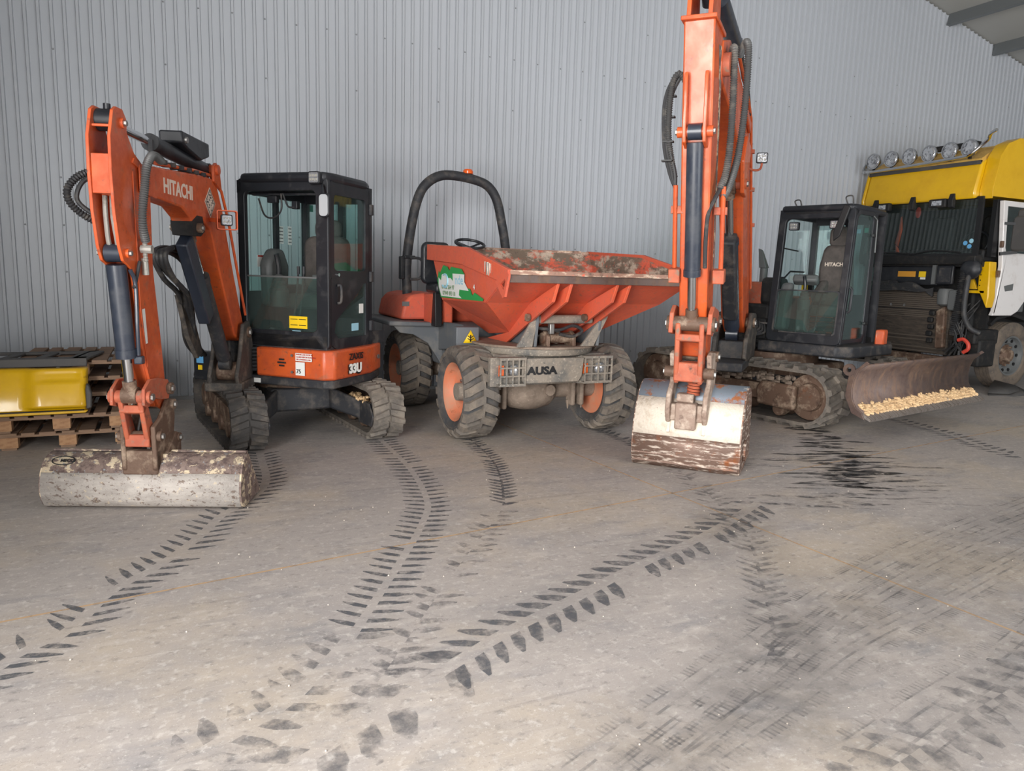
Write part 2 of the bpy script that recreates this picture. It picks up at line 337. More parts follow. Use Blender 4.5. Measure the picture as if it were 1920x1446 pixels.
# ================================================================ the shed
X0, X1, YF, YB = -2.7, 17.5, -4.6, 9.4
RIDX, RIDZ, RSL = 4.0, 8.45, 0.225
def ztop(x): return RIDZ - RSL * abs(x - RIDX)
def floor_mat():
    m = bpy.data.materials.new('dusty_concrete'); m.use_nodes = True; nt = m.node_tree; N = nt.nodes; L = nt.links; b = N['Principled BSDF']
    tc = N.new('ShaderNodeTexCoord')
    def noise(sc, det, st=(1, 1, 1), rot=0):
        mp = N.new('ShaderNodeMapping'); mp.inputs['Scale'].default_value = st; mp.inputs['Rotation'].default_value = (0, 0, rot); L.new(tc.outputs['Object'], mp.inputs[0])
        n = N.new('ShaderNodeTexNoise'); n.inputs['Scale'].default_value = sc; n.inputs['Detail'].default_value = det; n.inputs['Roughness'].default_value = .65; L.new(mp.outputs[0], n.inputs['Vector']); return n.outputs[0]
    def mixc(cur, c, fac, lo, hi, top=1.0):
        mr = N.new('ShaderNodeMapRange'); mr.inputs[1].default_value = lo; mr.inputs[2].default_value = hi; mr.inputs[4].default_value = top; L.new(fac, mr.inputs[0])
        mx = N.new('ShaderNodeMix'); mx.data_type = 'RGBA'; L.new(mr.outputs[0], mx.inputs[0]); L.new(cur, mx.inputs[6]); mx.inputs[7].default_value = (*lin(c), 1); return mx.outputs[2]
    c0 = N.new('ShaderNodeRGB'); c0.outputs[0].default_value = (*lin((166, 158, 153)), 1); cur = c0.outputs[0]
    cur = mixc(cur, (178, 165, 150), noise(.55, 6), .47, .60, .8)
    cur = mixc(cur, (132, 130, 132), noise(.8, 6, (1, 1.6, 1), .5), .50, .72, .6)
    cur = mixc(cur, (118, 120, 126), noise(2.4, 9, (1, 2.4, 1), -.5), .54, .70, .45)
    cur = mixc(cur, (198, 190, 182), noise(4.5, 10, (1, 2.6, 1), .4), .54, .72, .5)
    cur = mixc(cur, (108, 104, 104), noise(3.0, 10, (.35, 8, 1), -.35), .58, .72, .35)
    cur = mixc(cur, (206, 198, 190), noise(6.0, 9, (.25, 14, 1), .55), .60, .72, .35)
    cur = mixc(cur, (206, 200, 194), noise(24, 6), .55, .68, .55)
    cur = mixc(cur, (112, 108, 106), noise(17, 8, (1, 1.5, 1), .8), .56, .68, .5)
    cur = mixc(cur, (214, 208, 200), noise(90, 3), .60, .72, .6)
    cur = mixc(cur, (100, 96, 94), noise(130, 2), .62, .74, .55)
    L.new(cur, b.inputs['Base Color']); b.inputs['Roughness'].default_value = .62; b.inputs['Specular IOR Level'].default_value = .35
    bp = N.new('ShaderNodeBump'); bp.inputs['Strength'].default_value = .08; bp.inputs['Distance'].default_value = .01; L.new(noise(45, 5), bp.inputs['Height']); L.new(bp.outputs[0], b.inputs['Normal'])
    return m
fl = MB().box(X0 - 5, X1, YF - 6, YB + .1, -.2, 0).build('floor', floor_mat()); struct(fl)
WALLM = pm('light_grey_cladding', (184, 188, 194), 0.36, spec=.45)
ROOFM = pm('white_roof_lining', (176, 176, 172), 0.5)
PURL = pm('galvanised_purlin', (128, 132, 134), 0.4, .5)
wb = MB().poly([(X0, -.1), (X1, -.1), (X1, ztop(X1)), (RIDX, RIDZ), (X0, ztop(X0))], YB + .03, YB + .12).build('wall_back', WALLM); struct(wb)
PITCH = .118
k0 = 0; x = X0
while x < X1 - .5:
    m = MB(); xs = []
    for i in range(9):
        a = x + i * PITCH
        xs += [(a, YB), (a + .079, YB), (a + .086, YB - .027), (a + .111, YB - .027)]
    xs.append((x + 9 * PITCH, YB))
    vs = []; fs = []
    for (px, py) in xs: vs += [(px, py, .0), (px, py, ztop(min(px, X1)) - .02)]
    for i in range(len(xs) - 1): fs.append((2 * i, 2 * i + 2, 2 * i + 3, 2 * i + 1))
    m.add(vs, fs); m.build('cladding_sheet', WALLM, wb, smooth=False); x += 9 * PITCH
# screw heads on the lines of the rails
m = MB()
for kx in range(-50, 110):
    for j, z in enumerate((.45, .95, 1.45, 1.95, 2.45, 3.1, 3.75, 4.4, 5.05, 5.7)):
        if (kx % 9 == 0 and j % 2 == 0) or (j in (3, 7) and kx % 3 == 0):
            xx = X0 + kx * PITCH + 50 * PITCH - PITCH * 0 + .096
            if xx < X1 - 1 and z < ztop(xx) - .2: m.cyl((xx, YB - .027, z + (kx % 5) * .004), (xx, YB - .036, z + (kx % 5) * .004), .011, .006, 6)
s = m.build('screws', pm('screw_head', (150, 152, 154), .5, .3), wb, smooth=False); s['kind'] = 'stuff'
m = MB(); m.box(X0, X1, YB - .05, YB - .019, 0, .04); struct(m.build('baseboard_back', pm('base_flashing', (150, 150, 150), .5)))
# roof, purlins, rafters
m = MB(); t = .12
m.poly([(X0 - .2, ztop(X0 - .2)), (RIDX, RIDZ), (X1 + .2, ztop(X1 + .2)), (X1 + .2, ztop(X1 + .2) + t), (RIDX, RIDZ + t), (X0 - .2, ztop(X0 - .2) + t)], YF - .2, YB + .15)
struct(m.build('ceiling', ROOFM))
i = 0
for dx in [-9, -7.65, -6.3, -4.95, -3.6, -2.25, -.9, .9, 2.25, 3.6, 4.95, 6.3, 7.65, 9.0, 10.36, 11.72, 13.0]:
    xx = RIDX + dx; a = math.atan(-RSL if dx > 0 else RSL); zz = ztop(xx)
    m = MB(Matrix.Translation((xx, 0, zz)) @ Matrix.Rotation(-a, 4, 'Y'))
    m.poly([(-.035, 0), (.035, 0), (.035, -.01), (-.025, -.01), (-.025, -.19), (-.075, -.19), (-.075, -.175), (-.085, -.175), (-.085, -.2), (-.015, -.2), (-.015, 0)][:4] + [(-.025, -.19), (.03, -.19), (.03, -.175), (.04, -.175), (.04, -.2), (-.035, -.2)], YF, YB - .02)
    i += 1; struct(m.build('trim_%d' % i, PURL, smooth=False))
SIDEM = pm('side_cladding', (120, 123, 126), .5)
sy0, sy1, sh = SIDE_DOOR
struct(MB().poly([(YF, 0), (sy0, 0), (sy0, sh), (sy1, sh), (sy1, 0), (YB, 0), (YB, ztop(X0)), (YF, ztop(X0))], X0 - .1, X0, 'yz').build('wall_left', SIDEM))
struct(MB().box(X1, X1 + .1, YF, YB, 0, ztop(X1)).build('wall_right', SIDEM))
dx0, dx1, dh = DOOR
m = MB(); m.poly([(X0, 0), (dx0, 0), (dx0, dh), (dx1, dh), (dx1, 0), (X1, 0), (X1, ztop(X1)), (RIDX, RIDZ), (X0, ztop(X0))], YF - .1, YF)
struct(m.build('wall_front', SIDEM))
# ---------------------------------------------------------------- marks on the floor (flat stains lying on the concrete)
def mark_mat(name, col, lo, hi, sc, top=.9):
    m = bpy.data.materials.new(name); m.use_nodes = True; nt = m.node_tree; N = nt.nodes; L = nt.links; b = N['Principled BSDF']
    b.inputs['Base Color'].default_value = (*lin(col), 1); b.inputs['Roughness'].default_value = .6; b.inputs['Specular IOR Level'].default_value = .3
    tc = N.new('ShaderNodeTexCoord'); nz = N.new('ShaderNodeTexNoise'); nz.inputs['Scale'].default_value = sc; nz.inputs['Detail'].default_value = 8; nz.inputs['Roughness'].default_value = .7; L.new(tc.outputs['Object'], nz.inputs['Vector'])
    mr = N.new('ShaderNodeMapRange'); mr.inputs[1].default_value = lo; mr.inputs[2].default_value = hi; mr.inputs[4].default_value = top; L.new(nz.outputs[0], mr.inputs[0])
    L.new(mr.outputs[0], b.inputs['Alpha']); return m
MK_DARK = mark_mat('tread_print_dark', (88, 90, 95), .32, .58, 16, .82)
MK_MID = mark_mat('tread_print_grey', (92, 94, 99), .36, .60, 12, .8)
MK_ROAD = mark_mat('road_tyre_grey', (104, 103, 104), .44, .66, 6, .5)
MK_FAINT = mark_mat('tread_print_faint', (96, 96, 100), .44, .66, 8, .62)
MK_WET = mark_mat('wet_stain', (62, 61, 62), .38, .52, 7, .85)
JOINT = mark_mat('sandy_joint', (196, 164, 128), .25, .5, 9, .9)
ZM = [.0008]
def along(pts, step):
    sp = spline([(p[0], p[1], 0) for p in pts], 12); out = []; acc = 0; nxt = 0
    for a, b in zip(sp, sp[1:]):
        l = (b - a).length
        while nxt <= acc + l:
            q = a.lerp(b, (nxt - acc) / l); t = (b - a).normalized(); out.append((q, t)); nxt += step
        acc += l
    return out
def trail(name, pts, width, pitch, mat, bar=.5, slant=.35, gap=.02, keep=1.0, swap=1, dbl=True, jit=.12):
    m = MB(); ZM[0] += .0002; z = ZM[0]
    for i, (q, t) in enumerate(along(pts, pitch)):
        nrm = Vector((-t.y, t.x, 0))
        for sg in ((-1, 1) if dbl else (1,)):
            if random.random() > keep: continue
            a = gap; b = width / 2 * random.uniform(1 - jit, 1.0); s0 = slant * pitch * swap; hb = pitch * bar / 2 * random.uniform(.8, 1.1); sh = (pitch / 2 if sg > 0 else 0)
            c = [(a, -hb), ((a + b) / 2, -hb * 1.1 + s0 / 2), (b, -hb * .25 + s0), (b * .99, hb * .3 + s0), ((a + b) / 2, hb * 1.1 + s0 / 2), (a, hb * .9)]
            vs = [q + nrm * (w * sg) + t * (u + sh) for (w, u) in c]
            m.add([(v.x, v.y, z) for v in vs], [list(range(6))])
    return m.build(name, mat, fl, smooth=False)
A_ = [(.69, 6.45), (.64, 5.6), (.49, 5.17), (.29, 4.88), (.12, 4.49), (-.08, 4.14), (-.29, 3.87), (-.43, 3.52), (-.59, 3.36), (-.75, 3.1), (-1.0, 2.75)]
B_ = [(1.8, 6.62), (1.75, 5.54), (1.61, 4.7), (1.42, 4.25), (1.18, 3.82), (.96, 3.45), (.72, 3.05)]
B2_ = [(.72, 3.05), (.5, 2.76), (.34, 2.59), (.12, 2.45), (-.2, 2.25)]
C_ = [(2.62, 6.42), (2.51, 5.64), (2.32, 5.01), (2.07, 4.41)]
C2_ = [(2.07, 4.41), (1.83, 4.09), (1.41, 3.56), (1.02, 3.04), (.7, 2.6)]
D_ = [(3.82, 3.83), (3.08, 3.47), (2.35, 3.2), (1.81, 2.97), (1.37, 2.79), (1.05, 2.63)]
D2_ = [(1.05, 2.63), (.72, 2.44), (.41, 2.27), (.05, 2.08)]
trail('crawler_print', A_, .34, .092, MK_DARK, .42, .75, .03, .93, -1)
trail('crawler_print', B_, .34, .092, MK_DARK, .42, .35, .022, .97, -1)
trail('crawler_print', B2_, .36, .11, MK_FAINT, .55, .5, .03, .85, -1)
trail('tyre_print', C_, .22, .075, MK_DARK, .6, .9, -.01, .9, -1)
trail('tyre_print', C2_, .26, .09, MK_FAINT, .6, .6, .0, .7, -1)
trail('tyre_print', D_, .36, .125, MK_MID, .62, .7, .035, .92, 1)
trail('tyre_print', D2_, .42, .16, MK_FAINT, .66, .6, .03, .8, 1)
trail('crawler_print', [(7.97, 6.16), (7.83, 5.62), (7.67, 4.99), (7.42, 4.43), (7.37, 4.04)], .34, .10, MK_DARK, .45, .5, .03, .9, -1)
trail('tyre_print', [(3.86, 4.81), (3.62, 4.11), (3.24, 3.31), (2.8, 2.72), (2.46, 2.3), (2.26, 2.13)], .26, .085, MK_FAINT, .62, -1.1, -.01, .85, 1)
trail('tyre_print', [(4.08, 6.54), (4.06, 5.9), (4.0, 5.5)], .24, .085, MK_MID, .6, .9, -.01, .9, -1)
# dragged wet prints of the far crawler
def streaks(name, pts, width, n, mat, ln=(.12, .5), th=(.012, .04), ang=-.40):
    ZM[0] += .0002; m = MB(); sp = along(pts, .02)
    for i in range(n):
        q, t = random.choice(sp); a = ang + random.gauss(0, .10); u = Vector((math.cos(a), math.sin(a), 0)); w = Vector((-u.y, u.x, 0)); l = random.uniform(*ln); h = random.uniform(*th)
        c = q + u * random.gauss(0, width / 3.2) + w * random.gauss(0, .02); k = [(-.5, .1), (-.3, .6), (0, .9), (.28, .7), (.5, .05), (.3, -.6), (0, -.9), (-.3, -.7)]
        m.add([tuple((c + u * (x * l) + w * (y * h * random.uniform(.6, 1.2)))[:2]) + (ZM[0],) for x, y in k], [list(range(8))])
    o = m.build(name, mat, fl, smooth=False); o['kind'] = 'stuff'; return o
streaks('wet_skid_stain', [(6.32, 5.75), (5.98, 5.12), (5.6, 4.55), (5.2, 4.1)], .34, 70, MK_WET, (.12, .32), (.012, .035))
streaks('wet_skid_stain', [(5.75, 4.85), (5.35, 4.35), (4.8, 3.85)], .7, 80, MK_WET, (.12, .42), (.01, .03))
streaks('dry_skid_stain', [(5.6, 4.6), (4.9, 3.9), (4.2, 3.6)], 1.3, 90, MK_FAINT, (.2, .7), (.01, .03))
# road tyre tracks: long thin grooves with fine side blocks
def roadtyre(pts, w, rows, mat):
    ZM[0] += .0002; z = ZM[0]; sp = along(pts, .06); m = MB()
    for r in range(rows):
        o = -w / 2 + w * r / (rows - 1); hw = .006 if 0 < r < rows - 1 else .004
        for (q, t), (q2, t2) in zip(sp, sp[1:]):
            if random.random() < .12: continue
            n1 = Vector((-t.y, t.x, 0)); n2 = Vector((-t2.y, t2.x, 0))
            vs = [q + n1 * (o - hw), q + n1 * (o + hw), q2 + n2 * (o + hw), q2 + n2 * (o - hw)]; m.add([(v.x, v.y, z) for v in vs], [(0, 1, 2, 3)])
    for (q, t) in along(pts, .024):
        n1 = Vector((-t.y, t.x, 0))
        for sg in (-1, 1):
            if random.random() < .2: continue
            vs = [q + n1 * sg * (w / 2 - .005) - t * .006, q + n1 * sg * (w / 2 + .045) - t * .004, q + n1 * sg * (w / 2 + .045) + t * .004, q + n1 * sg * (w / 2 - .005) + t * .006]
            m.add([(v.x, v.y, z) for v in vs], [(0, 1, 2, 3)])
    return m.build('road_tyre_print', mat, fl, smooth=False)
I_ = [(6.4, 3.2), (5.81, 3.11), (4.42, 2.86), (3.32, 2.59), (2.61, 2.35), (1.98, 2.11), (1.46, 1.92), (.9, 1.7)]
roadtyre(I_, .17, 4, MK_ROAD)
roadtyre([(x - .12, y - .18) for x, y in I_], .15, 4, MK_ROAD)
J_ = [(5.6, 2.65), (4.7, 2.47), (3.52, 2.23), (2.7, 2.07), (2.16, 1.91), (1.65, 1.78), (1.0, 1.6)]
roadtyre(J_, .14, 4, MK_ROAD)
roadtyre([(4.2, 1.95), (3.29, 1.72), (2.62, 1.6), (2.0, 1.48)], .22, 4, MK_ROAD)
trail('tyre_print', [(4.2, 1.9), (3.29, 1.64), (2.62, 1.53), (2.0, 1.42)], .34, .14, MK_FAINT, .6, .4, .0, .8)
MK_FILM = mark_mat('grey_dirt_film', (104, 102, 103), .30, .66, 4.5, .62)
_n = MK_FILM.node_tree; _b = _n.nodes['Principled BSDF']; _src = _b.inputs['Alpha'].links[0].from_socket
_a = _n.nodes.new('ShaderNodeAttribute'); _a.attribute_name = 'fade'; _m = _n.nodes.new('ShaderNodeMath'); _m.operation = 'MULTIPLY'
_n.links.new(_src, _m.inputs[0]); _n.links.new(_a.outputs['Fac'], _m.inputs[1]); _n.links.new(_m.outputs[0], _b.inputs['Alpha'])
def film(pts, w, k=1.0):
    ZM[0] += .0002; m = MB(); sp = along(pts, .08); vs = []; fd = []; C = (-1, -.6, -.2, .2, .6, 1)
    for i, (q, t) in enumerate(sp):
        n = Vector((-t.y, t.x, 0)); e = min(1, i / 6, (len(sp) - 1 - i) / 6)
        for c in C: vs.append(tuple((q + n * (c * w * .75))[:2]) + (ZM[0],)); fd.append(k * e * (0 if abs(c) == 1 else (.6 if abs(c) == .6 else 1)))
    fs = [(i * 6 + c, i * 6 + c + 1, i * 6 + c + 7, i * 6 + c + 6) for i in range(len(sp) - 1) for c in range(5)]
    m.add(vs, fs); o = m.build('dirt_film', MK_FILM, fl, smooth=False)
    at = o.data.attributes.new('fade', 'FLOAT', 'POINT'); at.data.foreach_set('value', fd)
film([(x - .06, y - .09) for x, y in I_], .50, .34); film(J_, .40, .34); film([(4.6, 2.0), (3.29, 1.68), (2.62, 1.56), (1.6, 1.3)], .6, .38); film(D_, .5, .22); film([(3.86, 4.81), (3.62, 4.11), (3.24, 3.31), (2.8, 2.72), (2.26, 2.13), (1.7, 1.7)], .45, .28)
def joint(p, q, w=.016):
    p, q = Vector((*p, 0)), Vector((*q, 0)); t = (q - p).normalized(); n = Vector((-t.y, t.x, 0)) * w / 2; k = int((q - p).length / .3); m = MB()
    for i in range(k):
        a = p.lerp(q, i / k); b = p.lerp(q, (i + 1) / k); m.add([(v.x, v.y, .0006) for v in (a - n, a + n, b + n, b - n)], [(0, 1, 2, 3)])
    m.build('floor_joint', JOINT, fl, smooth=False)
joint((-5, 3.12), (14, 5.7)); joint((3.18, 7.2), (3.66, .5))
# loose crumbs of soil
m = MB()
for i in range(120):
    q = Vector((random.uniform(-.6, 5), random.uniform(1.6, 5.2), 0)); r = random.uniform(.002, .005)
    m.ell((q.x, q.y, r * .6), (r, r * random.uniform(.7, 1), r * .8), 5, 3)
c = m.build('soil_crumbs', pm('pale_crumbs', (206, 194, 180), .95), fl); c['kind'] = 'stuff'
# ================================================================ compact excavator beside the pallets
C1 = (1.12, 7.42)
LED = pm('led_cell', (150, 148, 140), .3)
E1 = thing('compact_excavator', (C1[0], C1[1], 0), 'smaller orange compact excavator with wide grading bucket, parked beside the pallets', 'excavator', None)
B1 = frame(-.14, 5.25, -.361, -.933); H1 = frame(C1[0], C1[1], -.70, -.714); U1 = frame(C1[0], C1[1], .11, -.99)
# undercarriage
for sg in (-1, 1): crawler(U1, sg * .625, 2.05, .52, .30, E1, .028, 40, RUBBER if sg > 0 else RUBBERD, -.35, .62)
m = MB(U1); m.poly([(.38, .24), (.38, .46), (-.4, .46), (-.4, .24)], -.3, .3)
for sx in (1, -1):
    for sy in (1, -1):
        m.hexa([(sx * .1, sy * .25, .25), (sx * .42, sy * .25, .25), (sx * .72, sy * .5, .16), (sx * .45, sy * .5, .16), (sx * .1, sy * .25, .46), (sx * .42, sy * .25, .46), (sx * .72, sy * .5, .34), (sx * .45, sy * .5, .34)])
m.build('undercarriage_frame', BLACKD, E1, bevel=.02)
m = MB(U1)
for sy in (1, -1):
    for yy in (.455, .485): m.poly([(.62, .14), (.95, .15), (1.0, .25), (.9, .36), (.62, .36)], sy * yy, sy * (yy + .018))
each(m, 'idler_guard', BLACKD, E1, bevel=.006)
m = MB(U1); m.lathe([(.05, .45), (.36, .45), (.36, .53), (.05, .53)], (0, 0, 0), (0, 0, 1), 32); m.build('slew_ring', CAST, E1)
m = MB(U1)
for i in range(60): m.ell((.55 + random.uniform(-.16, .2), .5 + random.uniform(-.07, .03), .37 + random.uniform(-.02, .02)), (random.uniform(.012, .03),) * 2 + (random.uniform(.01, .02),), 5, 3)
k = m.build('caked_soil', SOIL, E1); k['kind'] = 'stuff'
# house: lower skirt and orange skirt (plan polygon in house frame: x forward, y left)
def plan(o): return [(.56 + o, -.16), (.56 + o, .74), (.50, .80 + o), (-.10, .82 + o), (-.45, .72 + o), (-.74 - o, .35), (-.8 - o, 0), (-.74 - o, -.4), (-.5, -.74 - o), (.2, -.76 - o), (.42, -.7), (.42, -.16)]
MB(H1).poly(plan(.0), .52, .60, 'xy').build('lower_skirt', BLACKD, E1, bevel=.015)
MB(H1).poly([(.57, .02), (.57, .74), (.50, .815), (-.10, .835), (-.45, .735), (-.6, .55), (-.5, .3), (.4, .3), (.4, .02)], .60, .865, 'xy').build('orange_skirt', ORANGE, E1, bevel=.02)
MB(H1).poly([(.40, -.16), (.40, .02), (-.6, .3), (-.78, 0), (-.74, -.4), (-.5, -.72), (.2, -.74), (.3, -.6), (.3, -.3)], .60, .86, 'xy').build('engine_bay', DARK, E1, bevel=.02)
MB(H1).poly([(.52, -.74), (.50, -.44), (.40, -.44), (.40, -.76)], .50, .77, 'xy').build('side_panel', BLACK, E1, bevel=.01)
MB(H1).poly([(.18, -.70), (.18, -.55), (-.5, -.5), (-.5, -.70)], .86, .98, 'xy').build('tank_cover', ORANGE, E1, bevel=.02)
m = MB(H1); m.boxc((.522, -.66, .70), (.006, .075, .075), (0, 0, .07)); m.build('sticker', BLUEST, E1)
m = MB(H1); m.boxc((.522, -.66, .62), (.006, .045, .045), (0, 0, .07)); m.build('sticker', YELST, E1)
# hoses in the gap next to the skirt
for i in range(7):
    z = .63 + .033 * i; hose(H1, [(.60, -.28 + .01 * i, .58 + .02 * i), (.57, -.2, z - .02), (.53, -.08, z + .01), (.50, .04 + .01 * i, z + .02)], .016, 'hydraulic_hose', HOSE, E1)
# decals on the skirt
text('33U', .115, H1, (.30, .835, .645), (-1, .03, 0), (0, 0, 1), WHITE, E1, bold=.006, sx=1.05)
text('33U', .119, H1, (.31, .832, .635), (-1, .03, 0), (0, 0, 1), INK, E1, bold=.012, sx=1.05, ext=.0008)
text('ZAXIS', .085, H1, (.30, .835, .765), (-1, .03, 0), (0, 0, 1), INK, E1, bold=.0015, sx=1.0)
MB(H1).box(.586, .589, .46, .63, .765, .835).build('warning_label', WHITE, E1)
for i, t in enumerate(('ENSURE CAB DOOR IS', 'CLOSED BEFORE SLEWING', 'OR LOWERING CAB')): text(t, .0165, H1, (.590, .467, .818 - .022 * i), (0, 1, 0), (0, 0, 1), REDINK, E1, bold=.0006)
MB(H1).box(.586, .589, .46, .555, .635, .755).build('number_label', WHITE, E1); text('75', .05, H1, (.590, .468, .655), (0, 1, 0), (0, 0, 1), INK, E1, bold=.001)
m = MB(H1)
for i, dz in enumerate((-.028, 0, .028)): m.boxc((.588, .31, .74 + dz), (.006, .085 - abs(dz) * 1.2, .014))
each(m, 'vent_slot', DARK, E1)
m = MB(H1)
for z in (.66, .81): m.cyl((.585, .42, z), (.592, .42, z), .012, n=10)
each(m, 'bolt', STEEL, E1); m = MB(H1); m.cyl((-.3, .79, .74), (-.3, .80, .74), .022, n=14); m.build('key_lock', STEEL, E1)
m = MB(H1).boxc((.563, .02, .555), (.006, .08, .04)).build('label', WHITE, E1)
# ---- cab
ca, cb, cz0, cz1 = .50, (-.20, .75), .865, 2.40
cab = MB(H1)
y0, y1 = cb; W = y1 - y0
outer = rr(y0, y1, cz0, cz1 - .03, .05); inner = rr(y0 + .075, y1 - .125, cz0 + .155, cz1 - .145, .05)
frame_ring(cab, outer, inner, ca - .05, ca, 'yz')
cab_o = cab.build('cab_frame', BLACK, E1, bevel=.008)
m = MB(H1); m.box(ca - 1.02, ca, y0 + .02, y1 - .02, cz0, cz0 + .12); m.build('cab_floor', BLACKD, cab_o)
# roof with rounded edge
m = MB(H1); pl = [(ca + .02, y0 + .06), (ca + .03, y0 + .2), (ca + .03, y1 - .2), (ca + .02, y1 - .03), (ca - .1, y1 + .015), (ca - .62, y1 + .015), (ca - .8, y1 - .06), (ca - 1.0, y1 - .3), (ca - 1.05, y0 + .1), (ca - 1.0, y0), (ca - .05, y0)]
m.poly(pl, cz1 - .075, cz1 + .01, 'xy'); m.build('roof', BLACK, cab_o, bevel=.03)
# door side: frame ring with upper window and lower curved window
m = MB(H1); dx0_, dx1_ = ca - .70, ca - .035
o_ = [(dx0_, cz0), (dx1_, cz0), (dx1_, 1.62), (dx1_, cz1 - .06), (dx0_, cz1 - .06), (dx0_, 1.62)]
up = rr(dx0_ + .07, dx1_ - .06, 1.57, cz1 - .17, .04, 3)
frame_ring(m, rr(dx0_, dx1_, 1.50, cz1 - .06, .03, 3), up, y1 - .035, y1)
lw = [(dx0_ + .06, .96), (dx1_ - .12, .96), (dx1_ - .06, 1.02), (dx1_ - .08, 1.12), (dx0_ + .22, 1.36), (dx0_ + .10, 1.46), (dx0_ + .06, 1.46)]
frame_ring(m, [(dx0_, cz0), (dx1_ - .1, cz0), (dx1_, cz0 + .05), (dx1_, 1.5), (dx0_ + .3, 1.5), (dx0_ + .1, 1.5), (dx0_, 1.5)], lw, y1 - .035, y1)
door = m.build('cab_door', BLACK, cab_o)
MB(H1).poly(up, y1 - .02, y1 - .014).build('door_pane', GLASSC, E1); MB(H1).poly(lw, y1 - .02, y1 - .014).build('door_pane', GLASSD, E1)
m = MB(H1); m.tube(spline([(dx1_ - .10, y1 + .004, 1.44), (dx1_ - .12, y1 + .03, 1.43), (dx1_ - .12, y1 + .03, 1.30), (dx1_ - .10, y1 + .004, 1.28)], 4), .012, 8); m.build('door_handle', BLACKD, E1)
m = MB(H1); m.cyl((dx1_ - .12, y1, 1.535), (dx1_ - .12, y1 + .012, 1.535), .016, n=12); m.build('door_lock', CHROME, E1)
m = MB(H1)
for z in (1.05, 1.52, 2.15): m.boxc((dx0_ - .02, y1 + .01, z), (.05, .03, .10))
each(m, 'door_hinge', BLACKD, E1, bevel=.006)
m = MB(H1); m.boxc((dx0_ + .13, y1 - .012, 1.22), (.075, .002, .09)); m.build('paper_label', WHITE, E1); m = MB(H1); m.boxc((dx0_ + .24, y1 - .012, 1.05), (.12, .002, .07)); m.build('label', CYANTXT, E1)
# posts (rear) and rear glazing
m = MB(H1); xr = ca - 1.0
for (x, y) in ((xr, y0 + .03), (xr, .26), (ca - .72, y1 - .03), (ca - .9, y1 - .2)): m.box(x - .03, x + .03, y - .03, y + .03, cz0, cz1 - .05)
m.box(xr - .02, xr + .02, y0, y1 - .25, cz0, 1.42); m.box(xr - .02, xr + .02, y0, y1 - .25, cz1 - .17, cz1 - .05); m.box(ca - 1.0, ca, y0, y0 + .04, cz1 - .16, cz1 - .05); m.box(ca - 1.0, ca, y0, y0 + .04, cz0, 1.36)
m.box(ca - .55, ca - .50, y0, y0 + .04, 1.3, cz1 - .05)
each(m, 'cab_post', BLACK, cab_o)
MB(H1).box(xr - .004, xr + .004, y0 + .05, .24, 1.42, cz1 - .17).build('rear_pane', GLASSC, E1); MB(H1).box(xr - .004, xr + .004, .29, y1 - .25, 1.42, cz1 - .17).build('rear_pane', GLASSC, E1)
MB(H1).box(ca - .97, ca - .04, y0 + .012, y0 + .018, 1.36, cz1 - .16).build('side_pane', GLASSC, E1)
MB(H1).add([(ca - .90, y1 - .2, 1.0), (ca - .72, y1 - .04, 1.0), (ca - .72, y1 - .04, cz1 - .1), (ca - .90, y1 - .2, cz1 - .1)], [(0, 1, 2, 3)]).build('corner_pane', GLASSC, E1)
MB(H1).box(ca - .03, ca - .024, y0 + .07, y1 - .12, cz0 + .15, 1.50).build('lower_front_pane', GLASSD, E1)
MB(H1).box(ca - .034, ca - .020, y0 + .07, y1 - .12, 1.495, 1.51).build('pane_edge', PLAST, E1)
# stickers on panes
for (y, z, w, h, mt) in ((y0 + .62, 1.10, .19, .11, YELST), (y0 + .60, .98 + .02, .09, .05, CYANTXT)): MB(H1).boxc((ca - .018, y, z), (.002, w, h)).build('sticker', mt, E1)
for i in range(2):
    for j in range(2): MB(H1).boxc((ca - .0165, y0 + .575 + .09 * i, 1.075 + .052 * j), (.001, .075, .006)).build('print', INK, E1)
for (a, z, w, h) in ((-.10, 1.90, .075, .17), (-.24, 1.90, .06, .18), (.20, 1.64, .13, .11), (-.01, 1.65, .09, .11), (.44, 1.67, .05, .06)): MB(H1).boxc((a, y0 + .022, z), (w, .002, h)).build('sticker', WHITE, E1)
for (a, z, w, h) in ((.20, 1.685, .12, .015), (-.01, 1.69, .08, .015)): MB(H1).boxc((a, y0 + .0245, z), (w, .002, h)).build('sticker_print', REDINK, E1)
for k in range(5):
    for (a, w) in ((-.10, .055), (-.24, .045)): MB(H1).boxc((a, y0 + .0245, 1.835 + .033 * k), (w, .002, .009)).build('sticker_print', PLAST, E1)
MB(H1).boxc((-.60, y0 + .022, 2.20), (.09, .002, .07)).build('sticker', pm('teal_sticker', (50, 150, 130), .5), E1)
# wiper bar, wiring, sun visor at top
hose(H1, [(ca - .12, -.06, 2.20), (ca - .1, .02, 2.05), (ca - .1, .12, 2.03), (ca - .1, .2, 2.1), (ca - .1, .2, 2.24)], .008, 'wiring', HOSE, E1)
hose(H1, [(ca - .1, .22, 2.24), (ca - .1, .27, 2.13), (ca - .1, .34, 2.12)], .008, 'wiring', HOSE, E1)
m = MB(H1); m.boxc((ca - .12, .10, 2.19), (.05, .10, .06)); m.boxc((ca - .12, .34, 2.14), (.05, .06, .07)); m.box(ca - .14, ca - .1, y0 + .08, y1 - .1, 2.225, 2.245); each(m, 'wiper_motor', BLACK, E1, bevel=.006)
